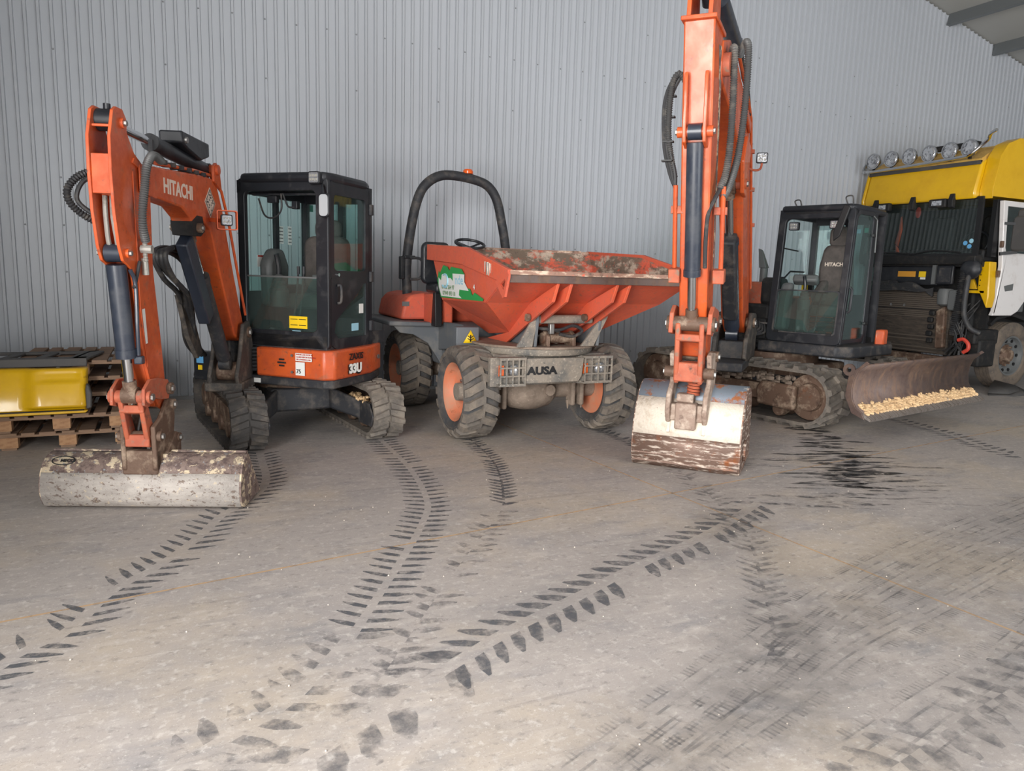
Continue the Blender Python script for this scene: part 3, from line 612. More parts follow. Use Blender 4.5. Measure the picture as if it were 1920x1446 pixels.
# mirror, lamp on cab corner
m = MB(H1); m.poly(rr(y1 - .03, y1 + .075, 2.02, 2.22, .035), ca + .07, ca + .10, 'yz'); mi = m.build('mirror', BLACK, E1, bevel=.006)
MB(H1).poly(rr(y1 - .02, y1 + .065, 2.03, 2.21, .03), ca + .1005, ca + .103, 'yz').build('mirror_glass', pm('mirror_pale_reflection', (196, 202, 206), .3, .3), mi)  # even pale colour stands in for the reflected wall and bright floor
hose(H1, [(ca - .02, y1 - .05, 2.30), (ca + .05, y1 - .02, 2.28), (ca + .08, y1 + .02, 2.15)], .01, 'mirror_arm', BLACK, E1)
def work_lamp(M, c, w, h, d, parent, nm='work_lamp'):
    m = MB(M); x, y, z = c; m.poly(rr(y - w / 2, y + w / 2, z - h / 2, z + h / 2, w * .15, 3), x - d, x, 'yz'); o = m.build(nm, BLACK, parent, bevel=.004)
    k = MB(M); k.poly(rr(y - w * .4, y + w * .4, z - h * .4, z + h * .4, w * .1, 3), x, x + .003, 'yz'); k.build('lens', LENS, o)
    q = MB(M)
    for i in range(3):
        for j in range(2): q.boxc((x + .005, y - w * .24 + w * .24 * i, z - h * .16 + h * .32 * j), (.006, w * .16, h * .18))
    each(q, 'led_cell', LED, o); return o
work_lamp(H1, (ca + .06, y1 - .10, cz1 - .045), .115, .105, .05, E1)
# interior: seat, consoles, levers
m = MB(H1); m.poly(rr(-.02, .46, 1.36, 1.90, .10), ca - .86, ca - .74, 'yz'); m.box(ca - .86, ca - .32, -.02, .46, 1.20, 1.34); m.poly(rr(.08, .36, 1.88, 2.06, .06), ca - .86, ca - .78, 'yz'); m.build('seat', SEAT, E1, bevel=.03)
m = MB(H1); m.box(ca - .8, ca - .25, .50, .66, 1.0, 1.42); m.box(ca - .8, ca - .3, -.12, -.02, 1.0, 1.42); m.box(ca - .95, ca - .7, y0 + .05, y1 - .2, .98, 1.25); each(m, 'console', DARK, E1, bevel=.02)
m = MB(H1); m.poly([(ca - .50, 1.22), (ca - .22, 1.22), (ca - .20, 1.62), (ca - .30, 1.76), (ca - .44, 1.76), (ca - .52, 1.6)], -.145, -.02); m.build('armrest', PLAST, E1, bevel=.04)
def joystick(M, c, parent, s=1.0):
    x, y, z = c; m = MB(M); m.lathe([(.075 * s, 0), (.08 * s, .14 * s), (.062 * s, .16 * s), (.066 * s, .18 * s), (.05 * s, .20 * s), (.054 * s, .22 * s), (.038 * s, .24 * s), (.042 * s, .26 * s), (.02 * s, .28 * s)], c, (0, 0, 1), 14); g = m.build('lever_gaiter', PLAST, parent)
    k = MB(M); k.tube(spline([(x, y, z + .26 * s), (x, y, z + .33 * s), (x + .005, y - .008, z + .40 * s), (x + .02, y - .012, z + .45 * s)], 4), .022 * s, 8); k.build('lever_grip', BLACK, g)
joystick(H1, (.25, .05, 1.22), E1, 1.08); joystick(H1, (ca - .36, .60, 1.22), E1, .8)
m = MB(H1)
for y in (.30, .36): m.tube([(ca - .10, y, 1.0), (ca - .16, y, 1.3), (ca - .2, y, 1.55)], .009, 8); m.cyl((ca - .2, y, 1.53), (ca - .2, y, 1.60), .014, n=8); m.boxc((ca - .09, y, 1.04), (.10, .06, .02), (0, -.3, 0))
each(m, 'travel_lever', BLACKD, E1)
m = MB(H1); m.boxc((ca - .45, .45, 1.50), (.2, .22, .05)); m.build('control_panel', PLAST, E1, bevel=.01)
# ---- swing post and boom foot casting
m = MB(B1)
for y in (-.13, .10): m.poly([(-2.02, .50), (-1.60, .52), (-1.56, .64), (-1.66, .80), (-1.78, 1.08), (-1.96, 1.10), (-2.06, .86)], y, y + .035)
m.box(-2.0, -1.58, -.16, .16, .50, .58); m.build('swing_post', POST, E1, bevel=.012)
m = MB(B1); m.cyl((-1.78, -.12, .66), (-1.78, .12, .66), .085, n=20); m.build('swing_pivot', CAST, E1)
m = MB(B1); m.cyl((-2.05, 0, .56), (-2.05, 0, .95), .07, n=18); m.box(-2.4, -2.03, -.1, .1, .58, .70); m.box(-2.4, -2.03, -.1, .1, .80, .90); m.build('swing_bracket', BLACKD, E1, bevel=.01)
# ---- boom
bp = [(.07, 2.02), (.10, 2.10), (.05, 2.19), (-.5, 2.225), (-.96, 2.255), (-1.22, 2.26), (-1.36, 2.20), (-1.46, 2.05), (-1.73, 1.50), (-1.98, 1.04), (-1.96, .95), (-1.86, .92), (-1.70, .99), (-1.38, 1.50), (-1.17, 1.86), (-1.0, 1.92), (-.9, 1.82), (-.80, 1.82), (-.74, 1.92), (-.58, 1.985)]
bo = MB(B1).poly(bp, -.075, .075).build('boom', ORANGE, E1, bevel=.012)
m = MB(B1)
for y in (-.083, .075): m.poly([(.12, 2.02), (.12, 2.18), (-.12, 2.20), (-.2, 2.1), (-.12, 2.0)], y, y + .008)
m.cyl((.05, -.10, 2.09), (.05, .10, 2.09), .05, n=18); m.build('boom_boss', ORANGE, bo, bevel=.003)
text('HITACHI', .135, B1, (-.25, .0765, 2.055), (-1, 0, .0), (0, 0, 1), LETTER, bo, bold=.0035, sx=1.02)
m = MB(B1); m.poly([(-1.16, 1.955), (-1.04, 2.07), (-1.16, 2.185), (-1.28, 2.07)], .0755, .0785); dm = m.build('diamond_badge', LETTER, bo)
m = MB(B1); frame_ring(m, [(-1.16, 1.965), (-1.05, 2.07), (-1.16, 2.175), (-1.27, 2.07)], [(-1.16, 1.975), (-1.06, 2.07), (-1.16, 2.165), (-1.26, 2.07)], .0785, .0795); m.build('badge_border', INK, bo)
rb_ = random.Random(3); m = MB(B1)
for i in range(-4, 5):
    for k in range(-4, 5):
        if abs(i) + abs(k) <= 4 and rb_.random() < .6: m.boxc((-1.16 + i * .019, .0787, 2.07 + k * .019), (.012 * rb_.uniform(.6, 1.4), .0012, .012 * rb_.uniform(.6, 1.4)), (0, rb_.uniform(0, 1.5), 0))
m.build('badge_print', INK, bo, smooth=False)['kind'] = 'stuff'
# rails and clips on top of the boom, boom side pipe
m = MB(B1); m.tube([(-.2, .05, 2.23), (-.9, .05, 2.28), (-1.25, .05, 2.29), (-1.42, .085, 2.18), (-1.55, .095, 1.95), (-1.78, .095, 1.5), (-1.95, .1, 1.15)], .012, 8); m.tube([(-.2, .02, 2.24), (-.9, .02, 2.285), (-1.3, .02, 2.28)], .012, 8); each(m, 'boom_pipe', ORANGE, bo)
m = MB(B1)
for s_ in (-.3, -.45, -.6, -.75, -.9, -1.05): m.boxc((s_, .04, 2.245 - s_ * .02), (.03, .09, .03))
m.boxc((-.12, .06, 2.30), (.02, .025, .13)); each(m, 'pipe_clip', BLACKD, bo)
pin(B1, (-1.9, 0, 1.0), .05, .30, E1, CAST)
pin(B1, (-.87, 0, 1.86), .035, .22, E1, CAST)
MB(B1).poly([(-1.02, 1.84), (-.93, 1.80), (-.78, 1.80), (-.75, 1.90), (-.86, 1.95), (-.98, 1.95)], -.0765, .0765).build('clevis_shade_block', DARK, bo)  # dark block painted in for the shade inside the clevis cavity
# boom ram with guard, arm ram with cover, bucket ram
ram(B1, (-1.66, 0, .74), (-1.12, 0, 1.50), (-.88, 0, 1.84), .058, .032, E1, 'boom_ram', BLACKD)
m = MB(B1); t_ = Vector((.7, 0, 1.0)).normalized(); a_ = Vector((-1.28, 0, 1.20)) + Vector((.06, 0, -.04)); b_ = Vector((-.85, 0, 1.81)) + Vector((.06, 0, -.04)); m.bar(a_, b_, .15, .09, (0, 1, 0)); m.build('ram_guard', NAVY, E1, bevel=.012)
ram(B1, (-1.30, 0, 2.335), (-.26, 0, 2.37), (.28, 0, 2.385), .052, .027, E1, 'arm_ram', BLACK)
m = MB(B1); m.poly([(-.60, 2.43), (-.60, 2.51), (-1.16, 2.51), (-1.16, 2.41), (-.98, 2.36), (-.72, 2.40)], -.075, .085); m.build('ram_cover', BLACK, E1, bevel=.012)
m = MB(B1); m.cyl((-.66, .085, 2.455), (-.66, .10, 2.455), .022, n=10); m.build('bolt', STEEL, E1)
m = MB(B1); m.cyl((-1.30, -.11, 2.335), (-1.30, .11, 2.335), .04, n=14); m.poly([(-1.24, 2.24), (-1.24, 2.36), (-1.30, 2.39), (-1.37, 2.36), (-1.42, 2.18)], -.09, -.07); m.poly([(-1.24, 2.24), (-1.24, 2.36), (-1.30, 2.39), (-1.37, 2.36), (-1.42, 2.18)], .07, .09); m.build('ram_bracket', ORANGE, bo)
# ---- arm
pl_ = [(.40, 2.44), (.36, 2.465), (.28, 2.465), (.235, 2.42), (.235, 2.34), (.15, 2.24), (.0, 2.17), (-.06, 2.05), (-.05, 1.55), (-.12, 1.13), (-.165, .80), (-.20, .76), (-.17, .66), (-.10, .63), (-.04, .66), (.06, .82), (.15, 1.02), (.26, 1.55), (.31, 1.58), (.36, 1.60), (.40, 1.68), (.44, 1.88), (.455, 2.1), (.45, 2.29)]
ar = MB(B1).poly([(.34, 2.18), (.34, 1.97), (.22, 1.93), (.20, 1.62), (.155, 1.02), (.06, .82), (-.04, .66), (-.12, .64), (-.16, .80), (-.115, 1.13), (-.045, 1.55), (-.05, 2.05), (.02, 2.16), (.16, 2.23)], -.05, .05).build('arm', ORANGE, E1, bevel=.006)
m = MB(B1); m.poly(pl_, -.068, -.05); m.build('arm_plate', ORANGE, ar, bevel=.003)
m = MB(B1); m.poly(pl_, .05, .068); m.build('arm_plate', ORANGE, ar, bevel=.003)
m = MB(B1); m.box(.40, .44, -.05, .05, 1.975, 2.195); m.box(.395, .41, -.05, .05, 2.345, 2.36); each(m, 'arm_cross_plate', ORANGE, ar, bevel=.004)
for sg in (-.02, .02): hose(B1, [(.36, sg, 1.97), (.36, sg, 1.85), (.33, sg * 1.2, 1.7), (.30, sg * .6, 1.64)], .014, 'arm_pipe', PIPE, ar)
m = MB(B1); m.cyl((.32, -.05, 2.395), (.32, .05, 2.395), .062, n=20); m.cyl((.32, 0, 2.45), (.32, 0, 2.485), .02, n=12); m.build('ram_head', BLACK, E1)
pin(B1, (.30, 0, 2.385), .03, .17, E1, ORANGE); pin(B1, (.315, 0, 1.645), .028, .17, E1, ORANGE)
m = MB(B1); m.boxc((.12, .071, 1.2), (.035, .004, .22), (0, .1, 0)); m.build('arm_label', WHITE, ar)
m = MB(B1); m.poly([(.20, 2.18), (.18, 2.21), (.0, 2.16), (.0, 2.13)], .068, .080); m.poly([(.18, 2.13), (.16, 1.3), (.10, .95), (.11, .94), (.175, 1.3), (.195, 2.13)], .068, .074); each(m, 'arm_rib', ORANGE, ar, bevel=.002)
ram(B1, (.315, 0, 1.645), (.235, 0, 1.02), (.20, 0, .775), .056, .031, E1, 'bucket_ram')
hose(B1, [(.30, .075, 1.55), (.26, .085, 1.46), (.25, .08, 1.2), (.225, .07, 1.03)], .012, 'ram_pipe', NAVY, E1); MB(B1).boxc((.22, .07, 1.0), (.05, .05, .05)).build('ram_port', NAVY, E1, bevel=.008)
# spiral hoses
hose(B1, [(-.12, .12, 2.235), (.0, .13, 2.25), (.09, .14, 2.23), (.16, .14, 2.16), (.20, .14, 2.04), (.245, .14, 1.9), (.225, .13, 1.8), (.17, .12, 1.72)], .027, 'spiral_hose', HOSEG, E1, corr=.014, n=10)
hose(B1, [(.17, .115, 1.73), (.165, .11, 1.66), (.155, .11, 1.60)], .016, 'valve_body', PIPE, E1, corr=.03); m = MB(B1); m.cyl((.165, .09, 1.675), (.165, .155, 1.675), .026, n=10); m.cyl((.15, .10, 1.62), (.14, .10, 1.52), .02, n=10); m.build('valve', PIPE, E1)
hose(B1, [(.20, .09, 1.60), (.24, .085, 1.50), (.27, .08, 1.44)], .011, 'hose', HOSE, E1)
hose(B1, [(.12, -.07, 2.17), (.20, -.13, 2.13), (.28, -.2, 2.08), (.32, -.245, 2.0), (.31, -.235, 1.92), (.27, -.17, 1.85), (.2, -.08, 1.80)], .024, 'spiral_hose', HOSE, E1, corr=.016, n=10)
hose(B1, [(.12, -.05, 2.15), (.20, -.11, 2.10), (.27, -.17, 2.06), (.30, -.2, 1.99), (.29, -.2, 1.93), (.25, -.14, 1.87), (.2, -.06, 1.83)], .014, 'hose', HOSE, E1)
# hose loop between boom ram and swing post
for dz, dy in ((0, -.10), (.03, -.07), (-.03, -.13), (.02, -.15)):
    hose(B1, [(-1.36, dy, 1.52 + dz), (-1.02, dy, 1.67 + dz), (-.70, dy, 1.69 + dz * .3), (-.62, dy, 1.62), (-.78, dy, 1.50 - dz), (-1.05, dy, 1.38 - dz), (-1.28, -.06 + dy, 1.20), (-1.5, -.12 + dy, .95), (-1.75, -.13 + dy, .8)], .019, 'hydraulic_hose', HOSE, E1)
m = MB(B1); m.poly([(-1.12, 1.35), (-1.36, 1.28), (-1.62, .84), (-1.5, .80), (-1.3, 1.0)], -.21, -.17); m.build('hose_guard', POST, E1, bevel=.006)
# boom lamp with bracket
wl = work_lamp(B1 @ Matrix.Translation((-1.05, .235, 1.935)) @ Matrix.Rotation(math.radians(24), 4, 'Z'), (0, 0, 0), .085, .085, .045, E1)
m = MB(B1 @ Matrix.Translation((-1.05, .235, 1.935)) @ Matrix.Rotation(math.radians(24), 4, 'Z')); frame_ring(m, rr(-.075, .075, -.075, .072, .012, 2), rr(-.068, .068, -.068, .065, .01, 2), -.05, .03, 'yz'); m.build('lamp_bracket', ORANGE, E1)
MB(B1).bar((-1.16, .07, 1.94), (-1.08, .19, 1.93), .04, .03).build('lamp_bracket_arm', ORANGE, E1)
# ---- bucket linkage and quick hitch
lk = MB(B1)
for y in (-.105, .085):
    lk.poly([(.26, .72), (.25, .82), (.16, .87), (.02, .86), (-.12, .83), (-.16, .77), (-.12, .70), (.02, .72), (.12, .75), (.19, .70)], y, y + .02)
each(lk, 'side_link', ORANGE2, E1, bevel=.004)
pin(B1, (.20, 0, .765), .042, .25, E1, ORANGE2); pin(B1, (-.12, 0, .77), .04, .26, E1, CAST)
m = MB(B1)
for y in (-.075, .045): m.poly([(.24, .78), (.17, .78), (.05, .52), (.04, .44), (.12, .42), (.16, .50)], y, y + .03)
m.box(.05, .15, -.075, .075, .43, .51); m.boxc((.185, 0, .68), (.05, .15, .05), (0, -.4, 0)); m.build('bucket_link', ORANGE2, E1, bevel=.008)
m = MB(B1)
for y in (-.11, .08): m.poly([(.14, .56), (.03, .60), (-.10, .70), (-.20, .66), (-.20, .56), (-.16, .40), (-.10, .22), (.06, .20), (.13, .28)], y, y + .03)
m.box(-.10, .09, -.11, .11, .24, .32); m.box(.06, .12, -.11, .11, .24, .40); m.build('quick_hitch', CAST, E1, bevel=.008)
pin(B1, (.09, 0, .49), .035, .27, E1, CAST); pin(B1, (-.15, 0, .66), .035, .26, E1, CAST); pin(B1, (.02, 0, .30), .032, .30, E1, CAST); pin(B1, (-.20, 0, .42), .032, .28, E1, CAST)
for sg in (-.03, .02): hose(B1, [(.0, sg, .60), (.05, sg, .50), (.03, sg + .02, .42), (-.02, sg, .36)], .009, 'hitch_hose', HOSE, E1)
# ---- grading bucket: curved shell and end plates
def bucket(M, prof, hw, parent, mats, split, th=.014):
    n = len(prof); root = None; parts = []
    for (i0, i1, mt, nm) in split:
        m = MB(M); vs = []; fs = []
        for (s_, z) in prof[i0:i1 + 1]: vs += [(s_, -hw, z), (s_, hw, z)]
        for i in range(i1 - i0): fs.append((2 * i, 2 * i + 1, 2 * i + 3, 2 * i + 2))
        m.add(vs, fs); o = m.build(nm, mt, parent, solid=th); parts.append(o)
    for sg in (-1, 1):
        m = MB(M); m.poly(prof, sg * hw - .012, sg * hw + .012); parts.append(m.build('bucket_end_plate', mats, parent, bevel=.004))
    return parts
gp = [(-.07, .345), (-.02, .345), (.035, .325), (.075, .29), (.105, .245), (.125, .19), (.13, .13), (.12, .075), (.095, .03), (.05, .006), (-.02, .004), (-.33, .012)]
bucket(B1, gp, .62, E1, BKTTOP, [(0, 4, BKTTOP, 'bucket_upper_shell'), (4, 9, BKTGREY, 'bucket_lower_shell'), (9, 11, EDGE, 'bucket_floor')])
m = MB(B1); m.box(-.34, -.25, -.63, .63, .0, .02); m.build('cutting_edge', EDGE, E1)
m = MB(B1); m.cyl((-.07, -.62, .345), (-.07, .62, .345), .018, n=10); m.box(-.10, .03, -.14, .14, .32, .355); m.build('bucket_top_bar', BKTTOP, E1)
m = MB(B1)
for y in (-.13, .10): m.poly([(-.24, .30), (-.24, .44), (-.16, .47), (.0, .36), (.07, .30), (.10, .25), (.0, .25)], y, y + .03)
each(m, 'bucket_ear', CAST, E1, bevel=.006)
# cast maker badge on the bucket back: raised oval with lettering
cx_, cz_ = .062, .305; q_ = Vector((.045, 0, -.04)).normalized()
m = MB(B1); nn = Vector((.66, 0, .75)).normalized(); uu = Vector((-.75, 0, .66)); o0 = Vector((.058, -.50, .308)); pts = [o0 + Vector((0, 1, 0)) * .07 * math.cos(a * .2618) + uu * .033 * math.sin(a * .2618) + nn * .010 for a in range(24)]
m.tube(pts, .0032, 5, closed=True); bdg = m.build('bucket_badge', DARK, E1)
text('MECO', .030, B1, tuple(o0 + nn * .0105 + Vector((0, -.018, 0)) - uu * .010), (0, 1, 0), tuple(uu), DARK, bdg, bold=.0008, ext=.0015)
# ================================================================ larger excavator with the dozer blade
C2 = (7.17, 7.06)
E2 = thing('excavator', (C2[0], C2[1], 0), 'larger orange excavator with dozer blade and white cement-caked digging bucket', 'excavator')
B2 = frame(4.1, 4.95, -.752, -.659); H2 = frame(7.50, 6.88, -.94, -.34); U2 = frame(C2[0], C2[1], .2, -.98)
for sg in (-1, 1): crawler(U2, sg * .93, 2.9, .68, .45, E2, .035, 38, RUBBER, -.3, .62)
MB(U2).box(-.6, .6, -.6, .6, .30, .60).build('undercarriage_frame', CAST, E2, bevel=.03)
m = MB(U2)
for sx in (1, -1): m.box(sx * .45 - .2, sx * .45 + .2, -.9, .9, .25, .48)
each(m, 'cross_beam', BLACKD, E2, bevel=.02)
m = MB(U2); m.lathe([(.05, .58), (.5, .58), (.5, .72), (.05, .72)], (0, 0, 0), (0, 0, 1), 32); m.build('slew_ring', CAST, E2)
m = MB(U2)
for i in range(150): m.ell((random.uniform(-.9, .9), -.93 + random.uniform(-.16, .16), .47 + random.uniform(-.03, .05)), (random.uniform(.02, .06),) * 2 + (random.uniform(.02, .04),), 5, 3)
k = m.build('caked_soil', MUDAX, E2); k['kind'] = 'stuff'
m = MB(U2); m.poly([(1.02, .18), (1.02, .46), (.58, .47), (.52, .40), (.54, .2)], -1.18, -1.10); m.build('track_motor_guard', CAST, E2, bevel=.03)
# dozer blade
bpf = [(1.95, .82), (1.885, .76), (1.845, .66), (1.835, .56), (1.85, .47), (1.90, .39), (1.96, .345)]
YL, YR = -1.52, 1.10
m = MB(U2); vs = []; fs = []
for (x, z) in bpf: vs += [(x, YL, z), (x, YR, z)]
for i in range(len(bpf) - 1): fs.append((2 * i, 2 * i + 1, 2 * i + 3, 2 * i + 2))
m.add(vs, fs); bl = m.build('dozer_blade', BLADEM, E2, solid=.025, ang=1.0)
m = MB(U2); m.poly([(1.93, .37), (2.06, .30), (2.05, .28), (1.93, .33)], YL, YR); m.build('cutting_edge', EDGE, bl)
m = MB(U2)
for y in (YL - .015, YR): m.poly([(1.99, .84), (1.96, .86), (1.90, .80), (1.80, .72), (1.78, .50), (1.86, .34), (2.0, .29), (1.96, .36), (1.90, .40), (1.86, .47), (1.845, .56), (1.855, .66), (1.89, .755), (1.95, .81)], y, y + .02)
each(m, 'blade_end_plate', BLADEM, bl, bevel=.004)
m = MB(U2); m.lathe([(.025, -.012), (.06, -.012), (.06, .012), (.025, .012)], (1.80, YL - .01, .76), (0, 1, 0), 16, closed=True); m.build('lifting_eye', BLADEM, bl)
m = MB(U2)
for i in range(1500):
    y = YL + .05 + (YR - YL - .07) * random.random(); t = random.random() ** .7; h = .5 + .5 * math.sin(y * 7.3) * math.sin(y * 17.0 + 1); g = random.uniform(.005, .022) * (1.4 if random.random() < .08 else 1)
    m.ell((1.885 + .10 * t, y, .415 - .075 * t + .035 * h * (1 - t) * random.random()), (g * random.uniform(.8, 1.5), g * random.uniform(.8, 1.6), g * random.uniform(.6, 1)), 5, 3)
k = m.build('soil_on_blade', SOIL, bl, smooth=False); k['kind'] = 'stuff'
m = MB(U2)
for y in (-.42, .42): m.bar((.6, y, .38), (1.84, y, .55), .12, .16)
each(m, 'blade_arm', BLACKD, E2, bevel=.02)
ram(U2, (.7, 0, .5), (1.3, 0, .55), (1.8, 0, .66), .06, .035, E2, 'blade_ram', BLACKD)
# house
MB(H2).poly([(.80, -.30), (.80, .66), (.66, .80), (-.30, .92), (-.8, .75), (-1.05, 0), (-.8, -.75), (-.2, -.9), (.45, -.85), (.5, -.30)], .735, .865, 'xy').build('deck_plate', BLACKD, E2, bevel=.02)
MB(H2).poly([(-.46, .50), (-.8, .45), (-1.03, 0), (-.8, -.73), (-.2, -.86), (-.2, -.30), (-.46, .3)], .86, 1.40, 'xy').build('engine_cover', ORANGE, E2, bevel=.06)
MB(H2).poly([(.42, -.84), (.42, -.36), (-.2, -.30), (-.2, -.86)], .86, 1.30, 'xy').build('tank_cover', DARK, E2, bevel=.04)
MB(H2).poly([(.34, -.78), (.34, -.40), (-.3, -.40), (-.3, -.8)], 1.28, 1.58, 'xy').build('hood', ORANGE2, E2, bevel=.03)
MB(H2).poly([(.40, -.52), (.40, -.28), (.1, -.26), (.1, -.55)], 1.28, 1.64, 'xy').build('rubber_cover', DARK, E2, bevel=.06)
m = MB(H2); m.lathe([(.045, 0), (.05, .02), (.05, .26)], (.12, -.62, 1.50), (0, 0, 1), 16)
m.hexa([(.07, -.67, 1.76), (.17, -.67, 1.76), (.17, -.57, 1.76), (.07, -.57, 1.76), (.09, -.72, 2.0), (.13, -.72, 2.02), (.13, -.66, 2.0), (.09, -.66, 1.98)]); m.build('exhaust_pipe', PLAST, E2, bevel=.01)
m = MB(H2); m.poly([(-.14, .76), (-.20, .85), (-.36, .84), (-.34, .74)], .84, 1.04, 'xy'); m.build('corner_cover', ORANGE, E2, bevel=.02)
# machinery between boom and cab
m = MB(H2); m.box(.40, .60, -.62, -.30, .86, 1.12); m.box(.52, .58, -.50, -.26, .80, 1.02); m.build('valve_block', DARK, E2, bevel=.02)
for i in range(9):
    y = -.30 - .035 * i; hose(H2, [(.46, y, .90 + .02 * i), (.60, y - .02, 1.05 + .015 * i), (.66, y + .01, .95 + .02 * i), (.74, y - .15, .92), (.86, y - .2, 1.0 + .02 * i)], .017, 'hydraulic_hose', HOSE, E2)
m = MB(H2); m.box(.60, .63, -.44, -.27, 1.06, 1.08); m.build('bracket', STEEL, E2)
# ---- cab, windscreen leaning back
SH = Matrix(((1, 0, -.085, .085 * .86), (0, 1, 0, 0), (0, 0, 1, 0), (0, 0, 0, 1))); H2S = H2 @ SH
a0, y0, y1, z0, z1 = .72, -.24, .66, .865, 2.47
m = MB(H2S); outer = rr(y0, y1, z0, z1, .06); inner = rr(y0 + .085, y1 - .075, z0 + .13, z1 - .13, .05); frame_ring(m, outer, inner, a0 - .06, a0, 'yz'); cf = m.build('cab_frame', BLACK, E2, bevel=.01)
m = MB(H2S); frame_ring(m, rr(y0 + .07, y1 - .06, z0 + .115, 1.50, .04), rr(y0 + .085, y1 - .075, z0 + .13, 1.485, .035), a0 - .03, a0 + .006, 'yz'); m.build('lower_pane_seal', BLACKD, cf)
MB(H2S).box(a0 - .03, a0 - .024, y0 + .08, y1 - .07, z0 + .12, 1.49).build('lower_front_pane', GLASSD, E2)
MB(H2S).box(a0 - .03, a0 - .022, y0 + .08, y1 - .07, 1.485, 1.495).build('pane_edge', PLAST, E2)
m = MB(H2S)
for y in (y0 + .13, y1 - .13): m.boxc((a0 + .006, y, z0 + .125), (.02, .06, .03))
each(m, 'pane_clip', INK, E2)
m = MB(H2); tx = a0 - .137; m.poly([(tx + .02, y0 + .03), (tx + .03, y1 - .05), (tx - .06, y1 + .01), (-.38, y1 + .01), (-.5, y1 - .1), (-.5, y0), (tx - .06, y0)], z1 - .05, z1 + .03, 'xy'); m.build('roof', BLACK, cf, bevel=.03)
m = MB(H2); m.box(tx - .55, tx - .1, y0 + .15, y1 - .1, z1 + .028, z1 + .036); m.build('roof_dust_panel', PLAST, cf)
# side: curved front pillar, big glazed door
dr = [(a0 - .03, z0 + .02), (a0 - .10, 1.5), (a0 - .17, z1 - .10), (a0 - .26, z1 - .03), (-.02, z1 - .03), (-.06, z1 - .1), (-.06, z0 + .1), (.02, z0 + .02)]
di = [(a0 - .085, z0 + .07), (a0 - .15, 1.5), (a0 - .215, z1 - .13), (a0 - .28, z1 - .08), (.03, z1 - .08), (.01, z1 - .12), (.01, z0 + .12), (.05, z0 + .07)]
m = MB(H2); frame_ring(m, dr, di, y1 - .03, y1 + .005); m.build('cab_door', BLACK, cf, bevel=.006)
MB(H2).poly(di, y1 - .016, y1 - .01).build('door_pane', GLASSC, E2)
m = MB(H2)
for z in (z0 + .25, z1 - .3): m.boxc((-.02, y1 + .012, z), (.10, .03, .035))
each(m, 'door_hinge', INK, E2, bevel=.006)
m = MB(H2); m.tube([(a0 - .13, y1 + .005, 1.25), (a0 - .14, y1 + .03, 1.28), (a0 - .165, y1 + .03, 1.52), (a0 - .16, y1 + .005, 1.55)], .016, 8); m.build('door_handle', BLACK, E2)
m = MB(H2); m.tube([(.06, y1 + .02, z1 - .08), (-.03, y1 + .03, z1 - .12), (-.05, y1 + .03, z1 - .5)], .008, 8); m.build('door_rail', PLAST, E2)
m = MB(H2); xr = -.42
for (x, y) in ((xr, y0 + .03), (xr, .22), (xr, y1 - .04), (-.08, y1 - .03)): m.box(x - .035, x + .035, y - .035, y + .035, z0, z1 - .02)
m.box(xr - .03, xr + .03, y0, y1, z0, 1.45); m.box(xr - .03, xr + .03, y0, y1, z1 - .14, z1); m.box(xr, a0 - .1, y0, y0 + .04, z0, 1.38); m.box(xr, a0 - .14, y0, y0 + .04, z1 - .1, z1 - .02)
each(m, 'cab_post', BLACK, cf)
MB(H2).box(xr - .004, xr + .004, y0 + .06, .19, 1.45, z1 - .14).build('rear_pane', GLASSC, E2); MB(H2).box(xr - .004, xr + .004, .25, y1 - .07, 1.45, z1 - .14).build('rear_pane', GLASSC, E2)
MB(H2).add([(xr + .03, y0 + .016, 1.38), (a0 - .10, y0 + .016, 1.38), (a0 - .19, y0 + .016, z1 - .1), (xr + .03, y0 + .016, z1 - .1)], [(0, 1, 2, 3)]).build('side_pane', GLASSC, E2)
MB(H2).box(xr, a0 - .02, y0 + .02, y1 - .02, z0, z0 + .06).build('cab_floor', DARK, E2)
m = MB(H2); m.tube([(.1, y0 + .05, 1.98), (a0 - .18, y0 + .05, 2.0)], .009, 6); m.tube([(-.1, y0 + .06, 1.72), (.3, y0 + .06, 1.72), (.45, y0 + .06, 1.64), (a0 - .12, y0 + .06, 1.64)], .011, 6); each(m, 'grab_rail', BLACK, E2)
# seat with lettering, consoles, levers
HS = H2 @ Matrix.Translation((0, -.17, 0))
m = MB(HS); m.poly([(.16, 1.30), (.185, 1.45), (.22, 1.62), (.22, 1.80), (.26, 2.0), (.30, 2.06), (.56, 2.06), (.60, 2.0), (.63, 1.80), (.65, 1.5), (.64, 1.30)], -.10, .02, 'yz'); st = m.build('seat', SEAT, E2, bevel=.04)
m = MB(HS); m.poly(rr(.31, .55, 2.03, 2.29, .08), -.10, -.01, 'yz'); m.build('headrest', SEAT, st, bevel=.03)
m = MB(HS); m.box(-.1, .36, .14, .62, 1.18, 1.31); m.build('seat_cushion', SEAT, st, bevel=.04)
m = MB(HS)
for z in (1.0, 1.06, 1.12): m.box(-.05, .34, .18, .60, z, z + .035)
each(m, 'suspension_bellows', DARK, st, bevel=.01)
text('HITACHI', .062, HS, (.022, .30, 1.80), (0, 1, 0), (0, 0, 1), LETTER, st, bold=.002)
m = MB(H2); m.poly([(.04, 1.35), (.30, 1.36), (.32, 1.44), (.06, 1.62), (-.1, 1.62)], .10, .20); m.build('armrest', SEAT, E2, bevel=.03)
m = MB(H2); m.boxc((.30, .03, 1.62), (.14, .30, .10), (0, -.5, .2)); m.build('monitor', PLAST, E2, bevel=.03)
m = MB(H2); m.poly([(.46, 1.0), (.62, 1.0), (.58, 1.40), (.50, 1.58), (.40, 1.58)], -.19, -.05); m.build('side_console', PLAST, E2, bevel=.04)
